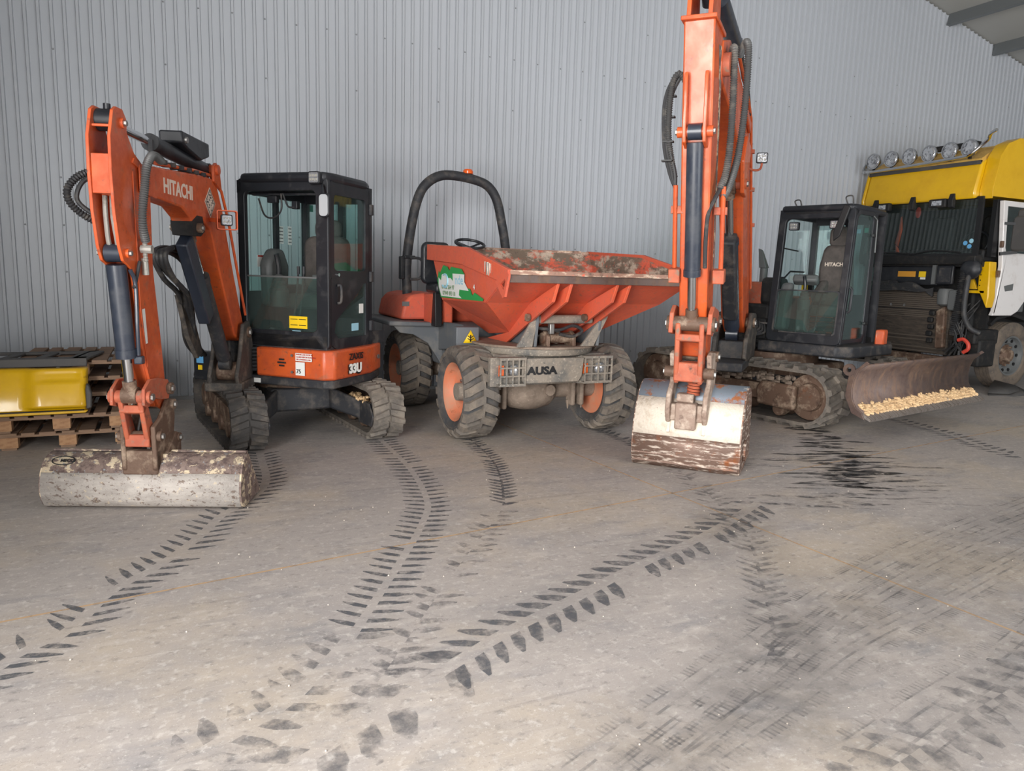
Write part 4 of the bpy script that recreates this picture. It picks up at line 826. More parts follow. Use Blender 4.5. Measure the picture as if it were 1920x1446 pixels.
joystick(H2, (.38, .06, 1.24), E2, .95); m = MB(H2); m.box(.30, .45, .0, .13, .95, 1.26); m.build('lever_pedestal', PLAST, E2, bevel=.02)
m = MB(H2)
for y in (.22, .31): m.tube([(.60, y, .98), (.54, y, 1.3), (.47, y + .01, 1.46)], .010, 8); m.boxc((.46, y + .015, 1.475), (.05, .09, .022))
each(m, 'travel_lever', INK, E2)
m = MB(H2)
for y in (.16, .30, .42): m.boxc((.60, y, .99), (.12, .08, .02), (0, -.35, 0))
each(m, 'pedal', DARK, E2)
for (y, z, w, h, mt) in ((-.14, 1.62, .07, .09, YELST), (-.05, 1.62, .07, .09, YELST), (-.10, 1.52, .08, .07, YELST)): MB(H2).boxc((xr + .3, y - .06, z), (.002, w, h)).build('sticker', mt, E2)
MB(H2).boxc((xr + .008, .45, 2.26), (.002, .07, .06)).build('sticker', MATS['teal_sticker'], E2); MB(H2).boxc((xr + .008, .34, 2.25), (.002, .06, .05)).build('sticker', CYANTXT, E2)
work_lamp(H2, (tx - .02, y0 + .17, z1 - .21), .12, .10, .05, E2); work_lamp(H2, (tx - .02, y1 - .24, z1 - .20), .12, .10, .05, E2)
m = MB(H2); m.poly([(y1 - .10, z1 + .02), (y1 - .03, z1 - .02), (y1 - .12, z1 - .34), (y1 - .19, z1 - .40), (y1 - .20, z1 - .30)], tx + .08, tx + .11, 'yz'); m.build('folded_mirror', INK, E2, bevel=.01)
hose(H2, [(tx + .0, y0 + .2, z1 + .02), (tx + .02, y0 + .18, z1 + .08), (tx + .02, y0 + .24, z1 + .09), (tx, y0 + .26, z1 + .02)], .008, 'wire_loop', HOSE, E2); hose(H2, [(tx + .0, y1 - .1, z1 + .02), (tx + .02, y1 - .12, z1 + .10), (tx + .02, y1 - .05, z1 + .11), (tx, y1 - .04, z1 + .02)], .008, 'wire_loop', HOSE, E2)
m = MB(H2); m.box(tx - .02, tx + .01, y0 + .08, y1 - .12, z1 - .07, z1 - .05); m.build('wiper_bar', INK, E2)
hose(H2, [(xr + .06, .12, 2.4), (xr + .1, .08, 2.25), (xr + .08, .16, 2.1), (xr + .05, .2, 2.05)], .012, 'wiring', HOSE, E2)
# ---- swing post
m = MB(B2)
for y in (-.19, .15): m.poly([(-3.175, .62), (-2.305, .66), (-2.16, .72), (-2.218, .95), (-2.45, 1.05), (-2.595, 1.22), (-3.03, 1.2), (-3.247, .95)], y, y + .05)
each(m, 'swing_post_plate', POST, E2, bevel=.015)
m = MB(B2); m.box(-3.03, -1.86, -.2, .2, .60, .70); m.cyl((-3.103, 0, .6), (-3.103, 0, 1.0), .11, n=20); m.box(-4.045, -2.4, -.18, .18, .66, .9); m.build('swing_bracket', BLACKD, E2, bevel=.015)
# ---- boom
bp2 = [(.45, 3.08), (.50, 3.2), (.45, 3.36), (.1, 3.46), (-.35, 3.42), (-1.217, 3.24), (-1.464, 3.16), (-1.725, 2.85), (-2.377, 2.0), (-2.885, 1.20), (-2.856, 1.02), (-2.624, .98), (-2.305, 1.15), (-1.797, 1.9), (-1.464, 2.42), (-1.29, 2.46), (-1.116, 2.62), (-.95, 2.78), (-.4, 2.95)]
bo2 = MB(B2).poly(bp2, -.12, .12).build('boom', ORANGE, E2, bevel=.015)
m = MB(B2); m.cyl((.38, -.17, 3.2), (.38, .17, 3.2), .085, n=20); m.build('boom_boss', ORANGE2, bo2)
m = MB(B2); m.poly([(-1.363, 2.40), (-1.145, 2.42), (-1.0, 2.7), (-1.145, 2.95), (-1.508, 2.9)], .12, .16); m.poly([(-1.435, 3.02), (-1.435, 3.12), (-.95, 3.22), (-.95, 3.14)], .12, .15); each(m, 'boom_gusset', ORANGE, bo2, bevel=.01)
m = MB(B2); m.tube([(-.3, .13, 3.46), (-1.217, .13, 3.28), (-1.522, .13, 3.18), (-1.783, .13, 2.84), (-2.421, .13, 2.0), (-2.74, .13, 1.5)], .016, 8); m.build('boom_pipe', ORANGE, bo2)
m = MB(B2)
for (s_, z) in ((-.8, 3.38), (-1.754, 2.9), (-2.015, 2.55), (-2.305, 2.2)): m.boxc((s_, .14, z), (.05, .05, .04))
each(m, 'pipe_clip', ORANGE2, bo2)
hose(B2, [(-.2, .10, 3.50), (-.5, .12, 3.52), (-.8, .12, 3.40), (-1.145, .12, 3.36), (-1.435, .12, 3.2)], .022, 'hose', HOSE, bo2)
LB = B2 @ Matrix.Translation((-1.899, .23, 2.80)) @ Matrix.Rotation(math.radians(8), 4, 'Z')
work_lamp(LB, (0, 0, .06), .115, .105, .05, E2); m = MB(B2); m.tube(spline([(-1.70, .11, 2.73), (-1.80, .18, 2.72), (-1.90, .22, 2.75), (-1.92, .23, 2.82)], 4), .012, 8); m.build('lamp_bracket', ORANGE2, E2)
ram(B2, (-2.421, 0, .98), (-1.609, .0, 2.0), (-1.261, 0, 2.5), .085, .042, E2, 'boom_ram', NAVY)
MB(B2).bar((-2.16, 0, 1.20), (-1.522, 0, 2.02), .19, .15, (0, 1, 0)).build('ram_guard', BLACKD, E2, bevel=.02)
pin(B2, (-1.261, 0, 2.52), .05, .34, E2, ORANGE2); pin(B2, (-2.696, 0, 1.1), .06, .44, E2, CAST)
# ---- arm
ap = [(.84, 3.40), (.52, 3.46), (.42, 3.36), (.27, 2.55), (.08, 1.75), (.0, 1.30), (-.04, 1.02), (.02, .93), (.12, .95), (.20, 1.12), (.32, 1.30), (.44, 1.75), (.67, 2.65)]
ar2 = MB(B2).poly(ap, -.11, .11).build('arm', ORANGE, E2, bevel=.012)
m = MB(B2); m.box(.40, .88, -.125, .125, 3.39, 3.42); m.build('arm_top_plate', ORANGE, ar2, bevel=.006)
m = MB(B2)
for y in (-.09, .06): m.poly([(.86, 3.42), (.50, 3.42), (.58, 3.9), (.66, 4.0), (.78, 4.0), (.84, 3.9)], y, y + .03)
each(m, 'arm_ear', ORANGE, ar2, bevel=.005)
m = MB(B2); m.cyl((.72, -.055, 3.80), (.72, .055, 3.80), .085, n=20); m.cyl((.72, 0, 3.78), (.5, 0, 3.60), .05, n=14); m.build('arm_ram_eye', BLACK, E2); pin(B2, (.72, 0, 3.80), .05, .24, E2, ORANGE)
ram(B2, (-1.0, 0, 3.72), (.1, 0, 3.78), (.72, 0, 3.80), .075, .04, E2, 'arm_ram', NAVY)
m = MB(B2)
for y in (-.085, .06): m.poly([(.825, 3.02), (.81, 3.06), (.69, 2.80), (.60, 2.62), (.66, 2.55), (.76, 2.58), (.79, 2.68), (.80, 2.85)], y, y + .025)
each(m, 'ram_lug', ORANGE, ar2, bevel=.005)
m = MB(B2); m.poly([(.50, 3.30), (.42, 3.1), (.28, 2.4), (.12, 1.7), (.16, 1.68), (.34, 2.4), (.48, 3.0), (.62, 3.28)], .111, .113); m.build('rubbed_patch', BKTTOP, ar2)
ram(B2, (.715, 0, 2.66), (.46, 0, 1.62), (.345, 0, 1.25), .062, .036, E2, 'bucket_ram', NAVY); pin(B2, (.715, 0, 2.66), .04, .26, E2, ORANGE)
# pipes and hoses on the arm
for (y, s0) in ((-.15, .02), (.19, -.12)):
    m = MB(B2); m.tube([(.55 + s0, y, 2.30), (.53 + s0, y, 2.2), (.40 + s0, y, 1.68)], .018, 10); pp = m.build('arm_pipe', ORANGE, ar2); MB(B2).boxc((.40 + s0, y * .95, 1.62), (.10, .09, .11), (0, .2, 0)).build('pipe_block', ORANGE2, ar2, bevel=.008)
    MB(B2).boxc((.49 + s0, y * .9, 2.12), (.04, .10, .06)).build('pipe_clamp', ORANGE2, ar2, bevel=.005)
hose(B2, [(.60, -.12, 3.05), (.62, -.17, 3.10), (.62, -.215, 3.0), (.60, -.225, 2.7), (.55, -.20, 2.5), (.52, -.17, 2.36)], .026, 'spiral_hose', HOSEG, E2, corr=.016, n=10)
for dy in (0, .022, -.02): hose(B2, [(.58, -.13, 3.08), (.60, -.19 + dy, 3.06), (.60, -.245 + dy, 2.9), (.58, -.235 + dy, 2.6), (.54, -.19 + dy, 2.4), (.53, -.16, 2.28)], .014, 'hose', HOSE, E2)
m = MB(B2)
for z in (2.95, 2.8, 2.62, 2.48): m.boxc((.58, -.225, z), (.05, .08, .012))
each(m, 'cable_tie', INK, E2)
hose(B2, [(.15, .14, 3.30), (.30, .17, 3.34), (.36, .19, 3.25), (.34, .20, 2.9), (.34, .20, 2.6), (.38, .19, 2.4), (.44, .165, 2.28)], .03, 'spiral_hose', HOSEG, E2, corr=.017, n=10)
hose(B2, [(.0, .18, 3.36), (.14, .24, 3.42), (.20, .27, 3.30), (.18, .27, 2.9), (.22, .25, 2.55), (.34, .22, 2.32), (.42, .19, 2.22)], .03, 'spiral_hose', HOSEG, E2, corr=.017, n=10)
hose(B2, [(.44, .165, 2.28), (.50, .13, 2.18), (.52, .10, 2.08), (.49, .09, 1.9), (.44, .09, 1.68)], .016, 'hose', HOSE, E2)
# ---- linkage, quick hitch with spring
m = MB(B2)
for y in (-.17, .135): m.poly([(.42, 1.16), (.40, 1.32), (.30, 1.38), (.06, 1.34), (-.02, 1.26), (.02, 1.16), (.2, 1.22), (.30, 1.14)], y, y + .035)
each(m, 'side_link', ORANGE2, E2, bevel=.006)
pin(B2, (.35, 0, 1.235), .06, .38, E2, CAST); pin(B2, (.02, 0, 1.25), .05, .36, E2, CAST)
m = MB(B2)
for y in (-.115, .075): m.poly([(.42, 1.24), (.31, 1.24), (.20, .86), (.20, .77), (.34, .74), (.38, .84)], y, y + .04)
m.box(.22, .37, -.115, .115, .76, .92); m.boxc((.375, 0, 1.12), (.06, .22, .06), (0, -.25, 0)); m.build('bucket_link', ORANGE2, E2, bevel=.012)
sp_ = []
for i in range(70): q = i * .55; sp_.append((.20 + .045 * math.cos(q), .03 + .045 * math.sin(q), .78 - .16 * i / 70))
m = MB(B2); m.tube(sp_, .012, 6); m.build('hitch_spring', ORANGE2, E2)
m = MB(B2)
for y in (-.17, .13): m.poly([(.30, .98), (.22, 1.0), (.0, .98), (-.06, .90), (-.02, .70), (.02, .52), (.30, .40), (.36, .50), (.34, .64), (.22, .74), (.24, .84)], y, y + .04)
m.box(.02, .30, -.16, .16, .42, .56); m.box(.24, .36, -.085, .085, .36, .58); m.build('quick_hitch', CEMENT, E2, bevel=.012)
pin(B2, (.28, 0, .83), .045, .40, E2, CAST); pin(B2, (.02, 0, .95), .045, .38, E2, CAST); m = MB(B2); m.boxc((.25, -.02, .615), (.10, .14, .07)); m.build('spring_seat', CEMENT, E2, bevel=.01)
# ---- digging bucket
g2 = [(-.34, .60), (-.20, .68), (-.02, .70), (.08, .66), (.16, .58), (.225, .48), (.265, .38), (.285, .28), (.29, .20), (.285, .13), (.265, .06), (.23, .0), (.10, -.0), (-.50, .02)]
bucket(B2, g2, .44, E2, BKTSTRIPE, [(0, 4, BKTBLUE, 'bucket_top_shell'), (4, 7, BKTWHITE, 'bucket_back_shell'), (7, 11, BKTSTRIPE, 'bucket_heel_shell'), (11, 13, EDGE, 'bucket_floor')], .02)
m = MB(B2)
for y in (-.16, .13): m.poly([(-.10, .66), (-.10, .82), (.10, .84), (.20, .66), (.26, .48), (.305, .32), (.27, .30), (.20, .48), (.08, .62)], y, y + .03)
each(m, 'bucket_ear', BKTWHITE, E2, bevel=.005)
m = MB(B2)
for z in (.19, .12, .05): m.boxc((.285 if z > .1 else .275, 0, z), (.018, .88, .02))
each(m, 'wear_strip', BKTSTRIPE, E2, bevel=.005)
m = MB(B2)
for i in range(5): m.hexa([(-.48, -.42 + .2 * i, .0), (-.48, -.36 + .2 * i, .0), (-.62, -.375 + .2 * i, .01), (-.62, -.405 + .2 * i, .01), (-.48, -.42 + .2 * i, .04), (-.48, -.36 + .2 * i, .04), (-.62, -.375 + .2 * i, .025), (-.62, -.405 + .2 * i, .025)])
each(m, 'bucket_tooth', EDGE, E2)
m = MB(B2); m.cyl((.05, .455, .18), (.05, .475, .18), .09, n=20); m.build('side_wear_pad', BKTSTRIPE, E2)
# ================================================================ swivel-skip site dumper
DX, DY = 3.36, 7.3
DP = thing('site_dumper', (DX, DY, 0), 'orange swivel-skip site dumper with roll bar, parked between the two excavators', 'dumper')
def tyre_wheel(c, R, w, outer, rimcol, parent, nlug=20):
    """wheel with axis along x; outer = -1/+1 side that faces out"""
    m = MB(); hw = w / 2; rt = R - .035
    m.lathe([(.27, -hw * .62), (.30, -hw * .86), (.36, -hw), (rt - .05, -hw * .98), (rt - .01, -hw * .82), (rt, -hw * .5), (rt, hw * .5), (rt - .01, hw * .82), (rt - .05, hw * .98), (.36, hw), (.30, hw * .86), (.27, hw * .62)], c, (1, 0, 0), 40, closed=True)
    ty = m.build('tyre', TYRE, parent, ang=.9)
    t = MB()
    def at(th, xx, r): return (c[0] + xx, c[1] + r * math.sin(th), c[2] + r * math.cos(th))
    pit = 2 * math.pi / nlug
    for i in range(nlug):
        for sg in (-1, 1):
            th0 = pit * (i + (.5 if sg > 0 else 0)); sl = -.62 * pit
            secs = [(-.012, 0.0, R), (hw * .48, sl * .48, R), (hw * .82, sl * .86, R - .008), (hw * 1.01, sl * 1.05, R - .05)]
            bl = [(-.012, 0.0, rt - .01), (hw * .48, sl * .48, rt - .01), (hw * .80, sl * .86, rt - .02), (hw * .97, sl * 1.05, rt - .07)]
            vs = []; fs = []
            for (xx, dt, r), (xb, db, rb) in zip(secs, bl):
                a = pit * .33
                vs += [at(th0 + dt - a, sg * xb, rb), at(th0 + dt + a, sg * xb, rb), at(th0 + dt + a * .85, sg * xx, r), at(th0 + dt - a * .85, sg * xx, r)]
            for k in range(3):
                for e in range(4): fs.append((k * 4 + e, k * 4 + (e + 1) % 4, k * 4 + 4 + (e + 1) % 4, k * 4 + 4 + e))
            fs += [(0, 1, 2, 3), (12, 13, 14, 15)]; t.add(vs, fs)
    t.build('tread', LUG, ty, smooth=False)
    m = MB(); o = outer; m.lathe([(.05, o * hw * .1), (.16, o * hw * .12), (.22, o * hw * .28), (.255, o * hw * .70), (.285, o * hw * .80), (.285, -o * hw * .7), (.05, -o * hw * .7)], c, (1, 0, 0), 32); m.build('rim', rimcol, ty)
    m = MB(); m.cyl((c[0] + o * hw * .05, c[1], c[2]), (c[0] + o * hw * .62, c[1], c[2]), .095, .085, 18); m.build('hub', GREYM, ty)
    m = MB()
    for k in range(8): q = k * math.pi / 4; m.cyl((c[0] + o * hw * .12, c[1] + .13 * math.sin(q), c[2] + .13 * math.cos(q)), (c[0] + o * hw * .2, c[1] + .13 * math.sin(q), c[2] + .13 * math.cos(q)), .014, n=6)
    each(m, 'wheel_nut', STEEL, ty)
RIM = pm('orange_rim', (210, 126, 92), .55, 0, [((186, 142, 116), 5, .45, .7, S1), ((150, 84, 56), 9, .6, .75, S1)])
for (c, o) in (((2.62, 6.50, .45), -1), ((4.12, 6.48, .45), 1), ((2.58, 8.32, .45), -1), ((4.16, 8.32, .45), 1)): tyre_wheel(c, .45, .36, o, RIM, DP)
# front axle, muddy
m = MB(); m.cyl((2.75, 6.5, .45), (4.0, 6.48, .45), .10, n=14); m.lathe([(.10, -.28), (.17, -.2), (.2, -.06), (.2, .06), (.17, .2), (.10, .28)], (3.28, 6.5, .44), (1, 0, 0), 18); m.build('front_axle', MUDAX, DP, bevel=.01)
m = MB()
for x in (2.86, 2.95, 3.72, 3.82): m.boxc((x, 6.40, .43), (.05, .14, .30))
each(m, 'axle_clamp', MUDAX, DP, bevel=.02)
m = MB(); m.cyl((3.42, 6.34, .46), (3.42, 6.28, .46), .055, n=14); m.build('axle_cover', MUDAX, DP)
m = MB()
for x in (2.93, 3.70, 3.86): m.cyl((x, 6.42, .33), (x, 6.42, .24), .02, .006, 8)
each(m, 'axle_bolt', MUDAX, DP)
m = MB(); m.cyl((2.7, 8.32, .45), (4.05, 8.32, .45), .10, n=14); m.build('rear_axle', MUDAX, DP)
# front chassis, bumper with lamp grilles
m = MB(); m.poly([(2.78, 6.12), (3.94, 6.12), (3.94, 7.6), (2.78, 7.6)], .55, .84, 'xy'); m.build('front_chassis', GREYM, DP, bevel=.02)
m = MB(); m.poly([(2.98, .585), (3.56, .585), (3.60, .64), (3.62, .82), (2.96, .82), (2.96, .64)], 5.99, 6.02); m.build('bumper_plate', GREYM, DP, bevel=.008)
text('AUSA', .098, Matrix.Identity(4), (3.01, 5.985, .672), (1, 0, 0), (0, 0, 1), INK, DP, bold=.005, sx=1.25)
for (xa, xb) in ((2.66, 2.99), (3.58, 3.93)):
    m = MB(); m.box(xa, xb, 6.04, 6.10, .56, .83); lb = m.build('lamp_box', GREYM, DP, bevel=.006)
    ga, gb = (xa + .07, xb - .01) if xa < 3 else (xa + .04, xb - .01)
    m = MB()
    for i in range(5): x = ga + (gb - ga) * i / 4; m.boxc((x, 5.975, .70), (.014, .012, .25))
    for j in range(4): z = .585 + .077 * j; m.boxc(((ga + gb) / 2, 5.973, z), (gb - ga + .014, .012, .014))
    each(m, 'grille_bar', GREYM, lb)
    m = MB()
    for z in (.575, .825): m.box(ga - .01, gb + .01, 5.97, 6.06, z - .008, z + .008)
    each(m, 'grille_edge', GREYM, lb)
    m = MB(); m.ell(((ga + gb) / 2 + .04, 6.02, .71), (.06, .03, .06), 14, 8); m.build('head_lamp', LENS, lb); m = MB(); m.box(ga + .005, ga + .045, 6.0, 6.03, .66, .76); m.build('indicator', AMBER, lb)
# turntable
m = MB(); m.lathe([(.2, .84), (.58, .84), (.60, .87), (.60, .90), (.2, .90)], (3.34, 6.55, 0), (0, 0, 1), 40); m.build('turntable_ring', GREYM, DP); m = MB(); m.lathe([(.2, .905), (.63, .905), (.63, .925), (.2, .925)], (3.34, 6.55, 0), (0, 0, 1), 40); m.build('turntable_plate', MUDAX, DP)
# skip supports
m = MB()
for x in (3.085, 3.76): m.poly([(6.02, .925), (6.75, .925), (6.95, .98), (6.55, 1.17), (6.15, 1.27), (5.98, 1.22)], x, x + .03, 'yz')
each(m, 'support_plate', GREY, DP, bevel=.005)
m = MB()
for x in (2.86, 3.70): m.poly([(x + .04, .925), (x + .20, .925), (x + .25, 1.21), (x + .21, 1.21)] if x < 3 else [(x - .12, .925), (x + .02, .925), (x + .17, 1.21), (x + .11, 1.21)], 6.0, 6.03)
each(m, 'support_gusset', GREYM, DP, bevel=.004)
m = MB(); m.box(3.02, 3.72, 6.02, 6.12, 1.14, 1.22); m.build('cross_tube', GREYM, DP, bevel=.02)
m = MB(); m.cyl((3.20, 6.10, 1.0), (3.55, 6.10, 1.0), .05, n=16); m.build('tip_pivot', CAST, DP); m = MB()
for x in (3.22, 3.50): m.poly([(6.02, .92), (6.20, .92), (6.17, 1.03), (6.10, 1.07), (6.03, 1.03)], x, x + .04, 'yz')
each(m, 'tip_bracket', CAST, DP, bevel=.01)
m = MB(); m.cyl((3.38, 6.12, 1.0), (3.38, 6.9, 1.12), .06, n=16); m.build('tip_ram', GREYM, DP)
hose(Matrix.Identity(4), [(3.08, 6.1, 1.10), (3.2, 6.05, 1.09), (3.35, 6.03, 1.08), (3.50, 6.03, 1.12), (3.60, 6.03, 1.07), (3.50, 6.03, 1.02), (3.36, 6.04, 1.04)], .016, 'hydraulic_hose', HOSE, DP); MB().boxc((3.27, 6.04, 1.09), (.05, .05, .10)).build('hose_fitting', STEEL, DP, bevel=.008)
# body: side panel, rear fender deck, hood
m = MB(); m.poly([(6.72, .84), (7.75, .72), (7.75, 1.04), (7.0, 1.06), (6.72, 1.0)], 2.74, 2.80, 'yz'); m.build('side_panel', GREY, DP, bevel=.01)
m = MB(); m.box(2.78, 3.98, 7.2, 8.95, .55, 1.02); m.build('rear_body', GREY, DP, bevel=.03)
m = MB(); m.poly([(2.16, 1.0), (2.16, 1.05), (2.86, 1.03), (2.86, .98)], 7.62, 8.95); m.build('fender', GREY, DP, bevel=.015)
m = MB(); m.poly([(2.22, 1.0), (2.30, .92), (2.45, .90), (2.62, .80), (2.74, .62), (2.80, .50), (2.86, .50), (2.86, 1.0)], 7.68, 7.73); m.build('wheel_arch', GREY, DP, bevel=.005)
m = MB(); m.poly([(3.90, .98), (3.90, 1.03), (4.55, 1.05), (4.55, 1.0)], 7.62, 8.95); m.build('fender', GREY, DP, bevel=.015)
m = MB(); m.poly([(2.36, 1.05), (2.40, 1.24), (2.47, 1.32), (2.60, 1.345), (2.90, 1.34), (2.90, 1.05)], 7.85, 8.85); m.build('engine_hood', SKIPOR, DP, bevel=.03)
m = MB(); m.box(2.62, 2.86, 7.55, 7.86, 1.02, 1.35); m.build('hood_side', SKIPOR, DP, bevel=.02)
MB().box(2.37, 2.45, 7.843, 7.849, 1.20, 1.25).build('plate_label', PLAST, DP)
m = MB(); m.box(2.9, 3.98, 7.9, 8.9, 1.02, 1.32); m.build('engine_cover', SKIPOR, DP, bevel=.04)
MB().box(2.56, 2.80, 6.66, 6.74, .86, 1.06).build('front_panel', GREY, DP, bevel=.008)
m = MB(); m.add([(2.63, 6.652, .905), (2.78, 6.652, .905), (2.705, 6.652, 1.03)], [(0, 1, 2)]); m.build('warning_triangle', YELST, DP, solid=.004)
m = MB(); m.boxc((2.705, 6.648, .95), (.012, .003, .07)); m.boxc((2.69, 6.648, .94), (.04, .003, .008), (0, .6, 0)); m.boxc((2.72, 6.648, .94), (.04, .003, .008), (0, -.6, 0)); m.boxc((2.69, 6.648, .965), (.035, .003, .008), (0, .6, 0)); m.boxc((2.72, 6.648, .965), (.035, .003, .008), (0, -.6, 0)); each(m, 'triangle_print', INK, DP)
# roll bar
RB = [(2.55, 8.2, 1.03), (2.55, 8.2, 1.10), (2.525, 8.2, 1.63), (2.58, 8.2, 2.10), (2.66, 8.2, 2.42), (2.76, 8.2, 2.58), (2.92, 8.2, 2.675), (3.12, 8.2, 2.69), (3.36, 8.2, 2.66), (3.52, 8.2, 2.60), (3.63, 8.2, 2.46), (3.70, 8.2, 2.22), (3.78, 8.2, 1.8), (3.84, 8.2, 1.03)]
m = MB(); m.tube(spline(RB, 6), .055, 14); rb = m.build('roll_bar', BLACKD, DP)
m = MB(); m.tube(spline([(2.55, 8.15, 1.73), (2.66, 8.15, 1.73), (2.70, 8.15, 1.68), (2.70, 8.15, 1.56), (2.66, 8.15, 1.50), (2.55, 8.15, 1.49)], 5), .016, 8); m.build('grab_handle', BLACKD, DP)
m = MB(); m.boxc((2.47, 8.2, 1.62), (.05, .10, .26)); m.boxc((2.55, 8.2, 1.74), (.13, .12, .04)); m.build('roll_bar_hinge', BLACK, DP, bevel=.01)
m = MB(); m.lathe([(.01, 0), (.06, 0), (.06, .03), (.045, .05), (.01, .055)], (3.26, 8.2, 2.725), (0, 0, 1), 18); m.build('beacon', AMBER, DP)
# driver's place
m = MB(); m.poly(rr(2.535, 2.86, 1.45, 1.905, .07), 7.66, 7.74); m.build('seat_back', BLACK, DP, bevel=.03); m = MB(); m.box(2.6, 2.98, 7.4, 7.75, 1.36, 1.46); m.build('seat_cushion', BLACK, DP, bevel=.03)
m = MB(); m.poly([(7.45, 1.0), (7.6, 1.0), (7.55, 1.38), (7.48, 1.38)], 2.62, 2.70, 'yz'); m.build('lever_box', INK, DP, bevel=.01)
m = MB(); q = [(3.06 + .16 * math.cos(a * .2618), 7.6 + .14 * math.sin(a * .2618), 1.90 + .05 * math.sin(a * .2618)) for a in range(24)]; m.tube(q, .016, 8, closed=True)
for a in (0.3, 2.8, 4.71): m.tube([(3.06, 7.6, 1.86), (3.06 + .15 * math.cos(a), 7.6 + .13 * math.sin(a), 1.90 + .045 * math.sin(a))], .011, 6)
m.build('steering_wheel', BLACK, DP); m = MB(); m.cyl((3.06, 7.6, 1.87), (3.06, 7.65, 1.35), .025, n=10); m.build('steering_column', BLACK, DP)
# ---- skip
xl, xr_ = 2.56, 4.50; xc = 3.53
lipz, lipy = 1.56, 5.5
SK = {}
Lr = lambda s_, x: xc + s_ * (x)
def sk(s_):  # s_=-1 left, +1 right : rim and hull points
    hw = (xr_ - xl) / 2
    return dict(rr_=(Lr(s_, hw), 7.45, 1.86), rm=(Lr(s_, hw), 6.37, 1.81), rf=(Lr(s_, hw), 5.48, 1.60), mr=(Lr(s_, hw - .03), 7.15, 1.31), mf=(Lr(s_, hw - .03), 6.01, 1.335), br=(Lr(s_, .50), 6.95, .98), bf=(Lr(s_, .50), 6.45, 1.03), rb=(Lr(s_, .48), 7.62, 1.86), mb=(Lr(s_, .5), 7.35, 1.30))
Lp, Rp = sk(-1), sk(1)
outer = [[Lp['rr_'], Lp['rm'], Lp['rf'], Lp['mf'], Lp['mr']], [Lp['mr'], Lp['mf'], Lp['bf'], Lp['br']], [Rp['rr_'], Rp['rm'], Rp['rf'], Rp['mf'], Rp['mr']], [Rp['mr'], Rp['mf'], Rp['bf'], Rp['br']],
         [Lp['rr_'], Lp['mr'], Lp['mb'], Lp['rb']], [Rp['rr_'], Rp['mr'], Rp['mb'], Rp['rb']], [Lp['rb'], Lp['mb'], Rp['mb'], Rp['rb']], [Lp['mb'], Lp['mr'], Lp['br']], [Rp['mb'], Rp['mr'], Rp['br']], [Lp['mb'], Rp['mb'], Rp['br'], Lp['br']]]
sko = None
ks_ = [MB(), MB()]
for kk, fs_ in ((0, outer[:2]), (1, outer[2:4])):
    for f in fs_: ks_[kk].add(f, [list(range(len(f)))])
sko = ks_[0].build('skip', SKIPOR, DP, solid=.014, smooth=False); ks_[1].build('skip_side', SKIPOR, sko, solid=.014, smooth=False)
m = MB()
for f in outer[4:]: m.add(f, [list(range(len(f)))])
m.build('skip_rear', SKIPIN, sko, solid=.014, smooth=False)
m = MB(); m.add([Lp['rf'], Lp['mf'], Lp['bf'], Lp['br'], Rp['br'], Rp['bf'], Rp['mf'], Rp['rf']], [(0, 1, 6, 7), (1, 2, 5, 6), (2, 3, 4, 5)]); m.build('skip_floor', SKIPOR, sko, solid=.014, smooth=False)
# inner lining of the far walls, caked
m = MB(); e = .02
m.add([(xr_ - e, 7.42, 1.84), (xr_ - e, 6.37, 1.79), (xr_ - e, 5.52, 1.59), (xr_ - e - .03, 6.01, 1.345), (xr_ - e - .03, 7.12, 1.32)], [(0, 1, 2, 3, 4)]); m.add([(xr_ - e, 7.42, 1.84), (xr_ - e - .03, 7.12, 1.32), (3.98, 7.32, 1.32), (3.94, 7.59, 1.84)], [(0, 1, 2, 3)]); m.add([(3.94, 7.59, 1.84), (3.98, 7.32, 1.32), (2.98, 7.32, 1.32), (3.0, 7.59, 1.84)], [(0, 1, 2, 3)])
each(m, 'skip_lining', SKIPIN, sko, smooth=False)
m = MB()
for (x, o) in ((xl, -1), (xr_, 1)):
    m.poly([(7.50, 1.87), (7.50, 1.71), (6.51, 1.665), (5.62, 1.525), (5.46, 1.59), (5.44, 1.625), (6.37, 1.82)], x - .028 if o < 0 else x - .012, x + .012 if o < 0 else x + .028, 'yz')
each(m, 'skip_rim', SKIPOR, sko, bevel=.004)
m = MB(); m.bar((2.55, 7.48, 1.84), (3.0, 7.64, 1.84), .05, .06); m.bar((3.0, 7.64, 1.84), (3.96, 7.64, 1.84), .05, .06); m.bar((3.96, 7.64, 1.84), (4.40, 7.48, 1.84), .05, .06); each(m, 'skip_rear_rim', LIPWORN, sko)
m = MB(); m.box(xl - .01, xr_ + .01, 5.44, 5.56, 1.585, 1.622); m.build('skip_lip', LIPWORN, sko, bevel=.004)
m = MB(); m.box(xl, xr_, 5.47, 5.50, 1.52, 1.59); m.build('skip_lip_face', BLADEM, sko, bevel=.003)
m = MB()
for x in (xl - .03, xr_ + .01): frame_ring(m, [(5.70, 1.52), (5.46, 1.62), (5.43, 1.58), (5.50, 1.40), (5.54, 1.39)], [(5.60, 1.50), (5.50, 1.55), (5.49, 1.53), (5.52, 1.46), (5.53, 1.46)], x, x + .02, 'yz')
each(m, 'lifting_eye', SKIPOR, sko)
# floor stiffener channels
m = MB()
for x in (3.02, 3.62):
    for (a, b) in ((x, x + .03), (x + .13, x + .16)): m.poly([(5.50, 1.52), (5.58, 1.36), (6.50, .92), (6.98, .84), (7.0, .92), (6.45, 1.03), (6.0, 1.335)], a, b, 'yz')
each(m, 'floor_channel', SKIPOR, sko, bevel=.004)
m = MB()
for x in (3.005, 3.605): m.cyl((x - .0, 5.98, 1.20), (x - .03, 5.98, 1.20), .035, n=12)
each(m, 'pivot_bolt', CAST, DP)
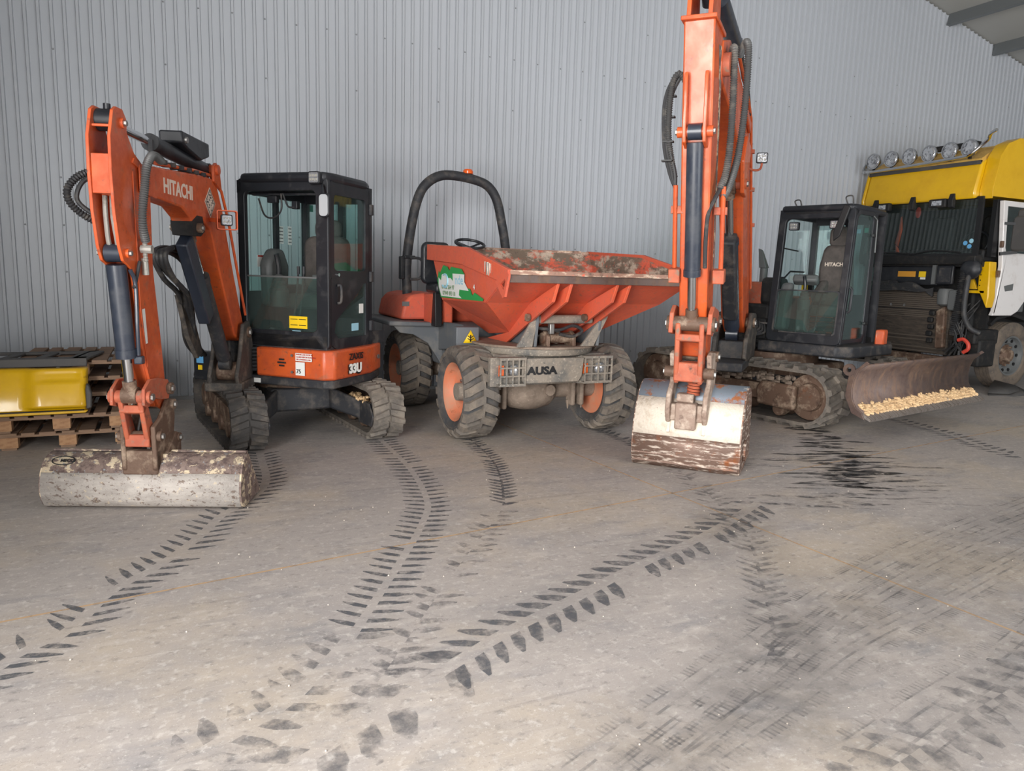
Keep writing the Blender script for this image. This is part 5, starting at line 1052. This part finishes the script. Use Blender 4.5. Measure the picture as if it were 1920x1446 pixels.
# torn sign on the skip side
def onside(y, z): t = (1.7 - z) / .4; return (2.555 + .03 * t - .012, y, z)
def sidepoly(pts, off, mat, nm):
    m = MB(); m.add([(onside(y, z)[0] - off, y, z) for y, z in pts], [list(range(len(pts)))]); return m.build(nm, mat, sko, solid=.001, smooth=False)
sidepoly([(7.14, 1.33), (7.22, 1.50), (7.16, 1.60), (7.13, 1.57), (7.02, 1.655), (6.9, 1.64), (6.85, 1.60), (6.8, 1.64), (6.52, 1.62), (6.45, 1.57), (6.52, 1.45), (6.33, 1.44), (6.28, 1.38), (6.22, 1.41), (6.12, 1.385), (6.02, 1.36), (6.04, 1.34)], .004, GREENST, 'sign_background')
sidepoly([(7.12, 1.345), (7.18, 1.44), (7.17, 1.53), (7.10, 1.50), (7.07, 1.56), (6.98, 1.575), (6.92, 1.53), (6.82, 1.53), (6.76, 1.50), (6.76, 1.575), (6.45, 1.57), (6.46, 1.50), (6.36, 1.42), (6.6, 1.425), (6.62, 1.37), (6.55, 1.345)], .006, WHITE, 'sign_panel')
PHONE = pm('grey_green_print', (112, 142, 104), .5)
for (s_, sz, y, z, mt) in (('nde', .125, 6.70, 1.475, CYANTXT), ('01442 264 97', .056, 7.09, 1.420, PHONE), ('07949 893 18', .056, 7.07, 1.360, PHONE), ('4', .06, 6.24, 1.44, WHITE)): text(s_, sz, Matrix.Identity(4), (onside(y, z)[0] - .008, y, z), (0, -1, 0), (-.05, 0, 1), mt, sko, bold=.0015, sx=1.15, ext=.0006)
for (y, w, za, zb) in ((5.93, .012, 1.60, 1.69), (5.88, .03, 1.575, 1.685), (5.84, .022, 1.57, 1.675), (5.80, .008, 1.59, 1.67)): MB().add([(xl - .0295, y - w, zb), (xl - .0295, y + w, zb), (xl - .0295, y + w * .5, za), (xl - .0295, y - w * .5, za)], [(0, 1, 2, 3)]).build('paint_drip', LETTER, sko, solid=.002)
m = MB(); q = [(onside(6.98, 1.5)[0] - .009, 6.98 + .085 * math.cos(math.radians(a)), 1.50 + .065 * math.sin(math.radians(a))) for a in range(60, 330, 15)]; m.tube(q, .010, 6); m.build('sign_ring', CYANTXT, sko)
# ================================================================ lorry cab with its front panels off
TK = thing('lorry_cab', (12.0, 8.1, 0), 'yellow lorry cab with roof lamp bar, front panels removed, white door', 'lorry')
YN, YFAR = 7.0, 9.2
I4 = Matrix.Identity(4)
sp_prof = [(11.02, 2.90), (11.00, 3.0), (11.10, 3.44), (11.22, 3.50), (11.5, 3.72), (11.9, 3.80), (13.3, 3.86), (13.3, 2.93), (11.12, 2.93)]
m = MB(); m.poly(sp_prof, YN + .22, YFAR - .05); top = m.build('roof_shell', YELLOW, TK, bevel=.03)
m = MB(); m.poly([(11.12, 2.90), (11.10, 3.02), (11.20, 3.52), (11.34, 3.70), (11.6, 3.80), (13.3, 3.86), (13.3, 2.93), (11.12, 2.93)], YN + .02, YN + .215); m.build('roof_side', YELLOW, top, bevel=.045)
m = MB(); m.poly([(11.02, 2.90), (11.00, 3.0), (11.10, 3.44), (11.22, 3.50), (11.4, 3.4), (11.4, 2.85)], YFAR - .04, YFAR + .02); m.build('roof_side', YELLOW, top, bevel=.02)
MB().poly([(11.085, 3.44), (11.10, 3.50), (11.45, 3.70), (11.5, 3.66), (11.3, 3.48)], YN + .24, YFAR - .06).build('faded_roof_front', YELLOWD, top)
MB().poly([(11.07, 3.41), (11.085, 3.47), (11.12, 3.47), (11.11, 3.41)], YN + .24, YFAR - .04).build('black_strip', GRILLE, top)
MB().box(11.5, 11.6, 7.6, 8.3, 3.76, 3.84).build('roof_hatch', DARK, top, bevel=.01)
# light bar and lamps
m = MB(); m.tube(spline([(11.05, 9.22, 3.62), (11.0, 9.22, 3.52), (10.98, 9.12, 3.48), (10.96, 8.4, 3.49), (10.94, 7.5, 3.52), (10.93, 7.32, 3.55), (10.98, 7.20, 3.66), (10.98, 7.10, 3.74), (10.90, 7.02, 3.80), (10.86, 6.92, 3.83)], 6), .024, 10); m.build('light_bar', CHROME, TK)
for i, y in enumerate((9.02, 8.68, 8.35, 8.01, 7.67, 7.36)):
    m = MB(); c = (10.97, y, 3.645); m.lathe([(.02, .11), (.08, .09), (.12, .02), (.128, 0), (.124, -.012), (.115, -.012)], c, (1, 0, .0), 24); lo = m.build('spot_lamp', PLAST, TK)
    k = MB(); k.ell((10.965, y, 3.645), (.03, .115, .115), 20, 10); k.build('lamp_lens', LENS, lo)
    m = MB(); m.lathe([(.114, -.014), (.13, -.014), (.13, .012), (.114, .012)], c, (1, 0, 0), 24, closed=True); m.build('lamp_rim', CHROME, lo)
    MB().box(10.98, 11.01, y - .02, y + .02, 3.49, 3.56).build('lamp_stem', INK, lo)
# lamps hanging below the visor
for (y0_, y1_) in ((8.60, 8.85), (7.62, 7.90)): MB().box(10.93, 11.02, y0_, y1_, 2.80, 2.93).build('visor_lamp', DARK, TK, bevel=.02); MB().box(10.925, 10.932, y0_ + .06, y1_ - .06, 2.83, 2.90).build('visor_lamp_lens', LENS, TK)
for y in (8.90, 8.22, 7.56): MB().poly([(10.99, 3.0), (11.03, 3.0), (11.03, 2.78), (10.96, 2.80), (10.95, 2.9)], y - .04, y + .04).build('visor_bracket', DARK, TK, bevel=.008)
# windscreen with black surround
WB, WT = (11.03, 2.06), (11.08, 2.94)
def ws(y, t, o=0): return (WB[0] + (WT[0] - WB[0]) * t + o, y, WB[1] + (WT[1] - WB[1]) * t)
m = MB(); ow = [(YN + .10, 0), (YFAR - .03, 0), (YFAR - .05, 1), (YN + .13, 1)]; iw = [(YN + .17, .04), (YFAR - .10, .04), (YFAR - .12, .96), (YN + .20, .96)]
vs = [ws(y, t) for y, t in ow] + [ws(y, t) for y, t in iw] + [ws(y, t, .05) for y, t in ow] + [ws(y, t, .05) for y, t in iw]; fs = []
for i in range(4):
    j = (i + 1) % 4; fs += [(i, j, 4 + j, 4 + i), (8 + i, 12 + i, 12 + j, 8 + j), (i, 8 + i, 8 + j, j), (4 + i, 4 + j, 12 + j, 12 + i)]
m.add(vs, fs); m.build('windscreen_surround', INK, TK)
m = MB(); m.add([ws(y, t, .01) for y, t in iw], [(0, 1, 2, 3)]); m.build('windscreen', GLASSW, TK)
MB().poly([(11.08, 1.93), (11.04, 2.0), (11.04, 2.075), (11.2, 2.09), (11.3, 1.93)], YN + .12, YFAR - .02).build('scuttle', DARK, TK, bevel=.01)
hose(I4, [(11.02, 9.05, 2.10), (11.02, 8.6, 2.12), (11.02, 8.1, 2.09)], .012, 'wiper', INK, TK); hose(I4, [(11.02, 8.2, 2.08), (11.02, 7.8, 2.14), (11.02, 7.35, 2.11)], .012, 'wiper', INK, TK)
# inside of the cab
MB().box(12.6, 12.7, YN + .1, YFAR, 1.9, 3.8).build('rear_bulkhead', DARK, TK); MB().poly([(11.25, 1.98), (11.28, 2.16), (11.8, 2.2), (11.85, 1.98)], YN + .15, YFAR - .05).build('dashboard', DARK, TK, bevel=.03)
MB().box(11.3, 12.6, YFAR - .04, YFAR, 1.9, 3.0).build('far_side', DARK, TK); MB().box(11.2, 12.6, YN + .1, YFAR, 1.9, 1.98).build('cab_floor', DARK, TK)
for y in (7.5, 8.5): m = MB(); m.poly(rr(y - .25, y + .25, 1.98, 2.75, .08), 12.1, 12.25, 'yz'); m.build('cab_seat', DARK, TK, bevel=.04)
m = MB(); q = [(11.80 + .06 * math.sin(a * .3142), 7.65 + .22 * math.cos(a * .3142), 2.28 + .2 * math.sin(a * .3142)) for a in range(20)]; m.tube(q, .018, 8, closed=True); m.build('steering_wheel', BLACK, TK)
PEN = pm('orange_pennant', (206, 84, 48), .7); m = MB(); m.add([(11.14, 8.52, 2.70), (11.14, 8.49, 2.72), (11.14, 8.46, 2.5), (11.135, 8.50, 2.22), (11.14, 8.58, 2.28), (11.145, 8.53, 2.5)], [(0, 1, 2, 5), (5, 2, 3, 4)]); m.build('pennant', PEN, TK, solid=.003); m = MB(); m.add([(11.14, 8.56, 2.26), (11.14, 8.50, 2.20), (11.14, 8.47, 2.13), (11.14, 8.54, 2.12)], [(0, 1, 2, 3)]); m.build('pennant_tail', PEN, TK, solid=.003)
m = MB(); m.ell((11.13, 8.20, 2.76), (.01, .05, .09), 10, 6); m.build('hanging_charm', REDINK, TK)
for (y, z, mt) in ((7.30, 2.25, BLUEST), (7.21, 2.28, CYANTXT), (7.23, 2.20, BLUEST)): m = MB(); t = (z - WB[1]) / (WT[1] - WB[1]); m.cyl(ws(y, t, .004), ws(y, t, .001), .034, n=16); m.build('windscreen_sticker', mt, TK)
# open front: dark bay with box, radiator pack, pipes
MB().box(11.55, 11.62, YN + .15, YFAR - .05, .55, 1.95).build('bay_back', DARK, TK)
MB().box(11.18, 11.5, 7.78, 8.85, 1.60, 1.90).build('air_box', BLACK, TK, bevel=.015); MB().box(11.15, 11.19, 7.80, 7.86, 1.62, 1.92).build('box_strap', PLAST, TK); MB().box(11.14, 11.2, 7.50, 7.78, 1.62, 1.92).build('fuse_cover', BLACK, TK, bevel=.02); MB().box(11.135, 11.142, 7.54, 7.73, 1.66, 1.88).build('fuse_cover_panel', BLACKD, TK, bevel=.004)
OST = pm('orange_caution_label', (214, 150, 50), .5); MB().box(11.172, 11.178, 8.16, 8.48, 1.73, 1.82).build('caution_label', OST, TK); MB().box(11.172, 11.178, 7.98, 8.10, 1.73, 1.82).build('caution_label', YELST, TK); MB().box(11.172, 11.178, 7.98, 8.07, 1.69, 1.725).build('label', WHITE, TK)
for k in range(7): hose(I4, [(11.2, 9.0, 1.50 + .02 * k), (11.14, 8.7 - .03 * k, 1.50 + .025 * k), (11.12, 8.4, 1.52 + .015 * k), (11.1, 8.0 + .02 * k, 1.50 + .02 * k), (11.15, 7.8, 1.55 - .02 * k)], .018, 'wiring_loom', HOSE, TK)
rd = MB().box(11.26, 11.5, 7.55, 8.95, .50, 1.50).build('radiator', RADI, TK, bevel=.01)
m = MB()
for i in range(8): m.box(11.245, 11.262, 7.72, 8.92, 1.22 + .032 * i, 1.238 + .032 * i)
for i in range(4): m.box(11.245, 11.262, 7.72, 8.92, 1.08 + .03 * i, 1.096 + .03 * i)
for z in (.52, .58, .70, .76): m.box(11.24, 11.262, 7.70, 8.93, z, z + .02)
each(m, 'radiator_fin', pm('fin_edge', (104, 94, 84), .6, .3), rd)
MB().box(11.24, 11.26, 7.72, 8.92, 1.205, 1.215).build('radiator_seam', INK, rd)
m = MB()
for y in (8.6, 8.35): m.cyl((11.245, y, 1.26), (11.235, y, 1.26), .022, n=10)
each(m, 'radiator_bolt', STEEL, rd)
MB().poly([(7.56, .62), (7.70, .60), (7.74, 1.20), (7.60, 1.28)], 11.18, 11.27, 'yz').build('header_tank', CAST, rd, bevel=.02)
for i in range(5): MB().boxc((11.19, 7.80 + .02 * (i % 2), .72 + .11 * i), (.05, .10, .085)).build('bracket', DARK, TK, bevel=.02)
m = MB(); m.lathe([(.06, 0), (.11, .03), (.12, .2), (.10, .27), (.05, .28)], (11.2, 7.62, 1.28), (0, 0, 1), 16); m.build('filter_canister', PLAST, TK); m = MB(); m.poly(rr(7.36, 7.53, 1.22, 1.54, .05), 11.12, 11.25, 'yz'); m.build('reservoir', PLAST, TK, bevel=.02)
hose(I4, [(11.10, 7.26, 1.92), (11.06, 7.27, 1.75), (11.05, 7.28, 1.4), (11.06, 7.32, 1.0), (11.1, 7.34, .85)], .07, 'intake_duct', HOSE, TK, corr=.03, n=14); hose(I4, [(11.1, 7.2, 1.9), (11.02, 7.18, 1.6), (11.03, 7.18, 1.2), (11.05, 7.08, .98), (11.15, 6.98, .9)], .04, 'pipe', HOSE, TK, n=12)
MB().ell((11.1, 7.2, 1.86), (.10, .16, .16), 14, 8).build('duct_mouth', BLACK, TK)
hose(I4, [(11.0, 7.20, .78), (11.0, 7.12, .80), (11.0, 7.04, .74), (11.0, 7.03, .66), (11.0, 7.10, .60)], .028, 'red_pipe', pm('red_pipe', (206, 70, 54), .5), TK, n=10)
MB().poly([(7.42, 1.56), (7.20, 1.56), (7.30, 1.78), (7.36, 1.80)], 11.3, 11.34, 'yz').build('yellow_bracket', YELLOW, TK, bevel=.005); MB().box(11.28, 11.33, 7.36, 7.42, 1.72, 1.95).build('yellow_bracket', YELLOW, TK, bevel=.005)
m = MB(); m.poly([(YN + .02, 1.98), (YN + .18, 1.98), (YN + .16, 1.55), (YN + .12, 1.5), (YN + .0, 1.28), (YN - .02, 1.45)], 11.25, 11.42, 'yz'); m.build('corner_pillar', YELLOW, TK, bevel=.015); MB().box(11.25, 11.33, 7.05, 7.34, 1.50, 1.545).build('yellow_rail', YELLOW, TK, bevel=.006)
m = MB()
for k in range(5): m.cyl((11.245, YN + .13, 1.62 + .08 * k), (11.25, YN + .13, 1.62 + .08 * k), .009, n=8)
each(m, 'rivet', INK, TK)
for k in range(9): hose(I4, [(11.15 + random.uniform(0, .2), 7.1 + .04 * k, 1.4 - .06 * (k % 4)), (11.05, 7.12 + .03 * k + random.uniform(-.1, .1), 1.1), (11.05, 7.2 + random.uniform(-.1, .1), .8), (11.1, 7.1 + .05 * k, .5 + .04 * (k % 3))], random.choice((.007, .010, .014)), 'dangling_cable', HOSE, TK)
hose(I4, [(11.0, 7.16, .62), (10.98, 7.15, .45), (10.98, 7.10, .25), (10.97, 7.10, .16)], .02, 'dangling_hose', HOSE, TK)
MB().box(11.2, 11.6, 6.98, 7.16, .38, .80).build('steering_box', DARK, TK, bevel=.03); MB().box(11.12, 11.7, 7.02, 7.2, .72, .95).build('lamp_housing', DARK, TK, bevel=.03)
MB().box(11.3, 14, 7.5, 7.62, .45, .75).build('chassis_rail', DARK, TK, bevel=.01); MB().box(11.3, 14, 8.6, 8.72, .45, .75).build('chassis_rail', DARK, TK, bevel=.01); MB().box(11.15, 11.3, 7.3, 8.95, .36, .48).build('cross_member', CAST, TK, bevel=.02)
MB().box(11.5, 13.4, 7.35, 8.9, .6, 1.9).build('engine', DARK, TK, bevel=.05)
# door with window and mirror
do = [(11.33, 2.88), (11.44, 2.15), (11.48, 1.92), (11.45, 1.55), (11.43, 1.24), (11.39, 1.17), (11.86, 1.17), (12.0, 1.23), (12.2, 1.45), (12.9, 1.5), (12.9, 2.88)]
di_ = [(11.44, 2.80), (11.50, 2.20), (11.52, 2.16), (11.54, 2.14), (11.56, 2.13), (11.60, 2.12), (11.9, 2.12), (12.2, 2.12), (12.5, 2.12), (12.78, 2.12), (12.78, 2.80)]
m = MB(); frame_ring(m, do, di_, YN - .03, YN + .04); dr_ = m.build('cab_door', WHITEP, TK, bevel=.012)
m = MB(); m.poly(di_, YN, YN + .006); m.build('door_pane', GLASSW, TK)
MB().box(11.30, 11.42, YN + .05, YN + .12, 2.05, 2.9).build('door_pillar', INK, TK)
MB().poly([(11.58, 1.62), (11.62, 1.54), (11.80, 1.56), (11.80, 1.66)], YN - .036, YN - .028).build('door_emblem', PLAST, TK)
m = MB()
for z in (2.24, 1.80): m.boxc((11.40, YN - .03, z), (.04, .05, .10))
each(m, 'door_hinge', CAST, TK, bevel=.01)
m = MB(); m.poly(rr(6.62, 6.92, 2.14, 2.66, .06), 11.50, 11.66, 'yz'); mr_ = m.build('mirror_housing', GRILLE, TK, bevel=.03); m = MB(); m.poly(rr(6.62, 6.88, 2.52, 2.76, .05), 11.52, 11.66, 'yz'); m.build('wide_mirror', GRILLE, mr_, bevel=.03)
m = MB(); m.bar((11.40, 7.0, 2.55), (11.55, 6.85, 2.54), .05, .04); m.bar((11.42, 7.0, 2.10), (11.58, 6.85, 2.13), .05, .05); each(m, 'mirror_arm', INK, TK)
# wheel
def lorry_wheel(c, R, w, parent):
    m = MB(); hw = w / 2; m.lathe([(.30, -hw * .8), (.34, -hw), (R - .08, -hw), (R - .02, -hw * .9), (R, -hw * .75), (R, -hw * .47), (R - .014, -hw * .45), (R - .014, -hw * .40), (R, -hw * .38), (R, -hw * .12), (R - .014, -hw * .1), (R - .014, -hw * .05), (R, -hw * .03), (R, hw * .25), (R - .014, hw * .27), (R - .014, hw * .32), (R, hw * .34), (R, hw * .75), (R - .02, hw * .9), (R - .08, hw), (.34, hw), (.30, hw * .8)], c, (0, 1, 0), 48, closed=True)
    t = m.build('tyre', pm('road_tyre_rubber', (112, 100, 88), .85, 0, [((78, 72, 68), 6, .45, .7, S1), ((136, 120, 104), 9, .6, .8, S1)]), parent)
    m = MB(); m.lathe([(.05, -hw * .2), (.17, -hw * .2), (.20, -hw * .45), (.27, -hw * .5), (.29, -hw * .85), (.315, -hw * .88), (.315, hw * .5), (.05, hw * .5)], c, (0, 1, 0), 32); m.build('rim', PLAST, t)
    m = MB()
    for k in range(10): q = k * math.pi / 5; m.cyl((c[0] + .24 * math.cos(q), c[1] - hw * .44, c[2] + .24 * math.sin(q)), (c[0] + .24 * math.cos(q), c[1] - hw * .56, c[2] + .24 * math.sin(q)), .026, n=10)
    each(m, 'hand_hole', INK, t)
    m = MB(); m.lathe([(.02, -hw * .9), (.09, -hw * .85), (.12, -hw * .4), (.16, -hw * .25), (.16, 0), (.02, 0)], c, (0, 1, 0), 20); m.build('hub', CAST, t)
    m = MB()
    for k in range(10): q = (k + .5) * math.pi / 5; m.cyl((c[0] + .155 * math.cos(q), c[1] - hw * .2, c[2] + .155 * math.sin(q)), (c[0] + .155 * math.cos(q), c[1] - hw * .5, c[2] + .155 * math.sin(q)), .018, n=6)
    each(m, 'wheel_nut', CAST, t)
lorry_wheel((12.1, 7.17, .53), .53, .30, TK); lorry_wheel((12.1, 9.03, .53), .53, .30, TK)
MB().poly([(11.62, 1.0), (11.75, 1.10), (12.1, 1.16), (12.6, 1.05), (12.6, 1.10), (12.1, 1.21), (11.72, 1.14), (11.58, 1.04)], YN + .1, YN + .4).build('wheel_arch', DARK, TK)
MB().box(11.9, 12.4, YN + .12, YN + .3, 1.22, 1.42).build('step_box', PLAST, TK, bevel=.01)
# torn mudguard plate lying on the floor by the wheel
mg = MB(); mg.add([(11.12, 6.72, .02), (11.35, 6.85, .10), (11.62, 6.95, .17), (11.75, 6.72, .12), (11.70, 6.60, .05), (11.35, 6.56, .02)], [(0, 1, 4, 5), (1, 2, 3, 4)]); mg.add([(11.70, 6.60, .05), (11.35, 6.56, .02), (11.12, 6.72, .02), (11.05, 6.66, .0), (11.34, 6.48, .0), (11.8, 6.5, .0), (11.95, 6.62, .02), (11.75, 6.72, .12)], [(1, 2, 3, 4), (0, 1, 4, 5), (0, 5, 6, 7)])
tag(mg.build('mudguard_piece', GRILLE, None, solid=.015), 'torn dark grey plastic mudguard piece lying flat by the lorry wheel', 'mudguard')
# low dark beam on the floor against the cladding, behind the dumper
tag(MB().box(4.9, 7.6, 9.12, 9.30, 0.0, .16).build('steel_beam', DARK, None, bevel=.01), 'dark steel beam lying on the floor against the wall behind the dumper', 'beam')
# ================================================================ pallets with truck panels
bd = {}
def shared(key, sx, sy, sz, mat, bev=.004):
    if key not in bd:
        m = MB(); m.boxc((0, 0, 0), (sx, sy, sz)); o = m.build(key[0], mat, None, smooth=False); me = o.data; bpy.data.objects.remove(o); bd[key] = me
    return bd[key]
def pallet(x0, y0, z0, rz, label):
    p = thing('wooden_pallet', (x0, y0, z0), label, 'pallet', 'stacked pallets'); p.rotation_euler.z = rz
    W_, D_ = .98, 1.16
    def put(name, me, loc, rot=0):
        o = bpy.data.objects.new(name, me); COL.objects.link(o); o.parent = p; o.location = loc; o.rotation_euler.z = rot
    for i in range(7): put('deck_board', shared(('deck_board', i % 2), .095 if i % 2 else .12, D_, .018, WOOD), (.06 + (W_ - .12) * i / 6 + random.uniform(-.008, .008), D_ / 2, .133))
    for y in (.05, D_ / 2, D_ - .05): put('stringer_board', shared(('stringer_board', 0), W_, .10, .018, WOOD), (W_ / 2, y, .115))
    for x in (.065, W_ / 2, W_ - .065):
        for y in (.05, D_ / 2, D_ - .05): put('block', shared(('block', 0), .13, .10, .088, WOODB), (x, y, .062))
        put('bottom_board', shared(('bottom_board', 0), .11, D_, .018, WOOD), (x, D_ / 2, .009))
names = ['lowest wooden pallet, its pale end blocks standing on the floor', 'second wooden pallet from the floor, under the yellow panel', 'third wooden pallet up, set back behind the yellow panel', 'fourth wooden pallet up, just below the topmost one', 'topmost wooden pallet, carrying the dark slotted panel']
for i, (x, y, r) in enumerate(((-1.29, 7.18, 0), (-1.33, 7.19, .01), (-1.20, 7.46, -.01), (-1.22, 7.45, .012), (-1.19, 7.47, 0))): pallet(x, y, .143 * i, r, names[i])
# yellow bonnet panel leaning against the pallets
def ypan():
    m = MB(); nx, nz = 60, 26; xa, xb = -2.45, -.63; vs = []; fs = []
    def sm(a, b, v): t = min(1, max(0, (v - a) / (b - a))); return t * t * (3 - 2 * t)
    for j in range(nz + 1):
        v = j / nz
        for i in range(nx + 1):
            x = xa + (xb - xa) * i / nx; z = .325 + .35 * v; y = 7.16 + .10 * v ** 2 + .05 * v
            bul = -.05 * sm(-1.12, -1.0, x) * sm(.03, .12, v)                      # raised right half
            pocket = .022 * sm(-1.02, -.97, x) * (1 - sm(-.70, -.67, x)) * sm(.66, .72, v) * (1 - sm(.9, .95, v))
            edge = .05 * sm(-.68, -.63, x) ** 2 + .03 * sm(.93, 1.0, v)
            vs.append((x, y + bul + pocket + edge, z + .02 * (x + 1.2) * .0))
    for j in range(nz):
        for i in range(nx): a = j * (nx + 1) + i; fs.append((a, a + 1, a + nx + 2, a + nx + 1))
    m.add(vs, fs); return m
yp = thing('front_panel', (-1.2, 7.2, .29), 'glossy yellow lorry front panel leaning against the pallets', 'panel')
ypan().build('panel_skin', YELLOW, yp, solid=.006, ang=1.2)
MB().box(-2.45, -.66, 7.115, 7.15, .318, .332).build('black_seam', INK, yp, bevel=.004); MB().poly([(-2.45, .29), (-.65, .305), (-.63, .325), (-2.45, .318)], 7.11, 7.16).build('lower_lip', YELLOW, yp, bevel=.005)
MB().poly([(-.645, .33), (-.605, .34), (-.60, .46), (-.615, .53), (-.635, .55), (-.645, .5)], 7.14, 7.22).build('end_cap', GRILLE, yp, bevel=.01)
gp_ = thing('grille_panel', (-1.2, 7.66, .714), 'dark grey slotted plastic grille panel lying on top of the pallet stack', 'panel')
m = MB(Matrix.Translation((-1.2, 7.66, .735)))
m.box(-1.2, .56, -.28, -.18, -.012, .012); m.box(-1.2, .60, .22, .30, -.012, .012)
for xx in (-1.0, -.45, -.10, .16, .42): m.poly([(xx, -.2), (xx + .07, -.2), (xx + .14, .24), (xx + .07, .24)], -.012, .012, 'xy')
m.poly([(.44, -.28), (.56, -.28), (.66, .30), (.54, .30)], -.012, .012, 'xy'); m.poly([(-1.2, -.2), (-.45, -.2), (-.30, .24), (-1.2, .24)], -.008, .014, 'xy')
each(m, 'grille_slat', GRILLE, gp_, bevel=.006)
MB(Matrix.Translation((-1.2, 7.66, .735))).box(-1.2, .56, -.30, -.28, -.06, .012).build('front_flange', GRILLE, gp_, bevel=.006)
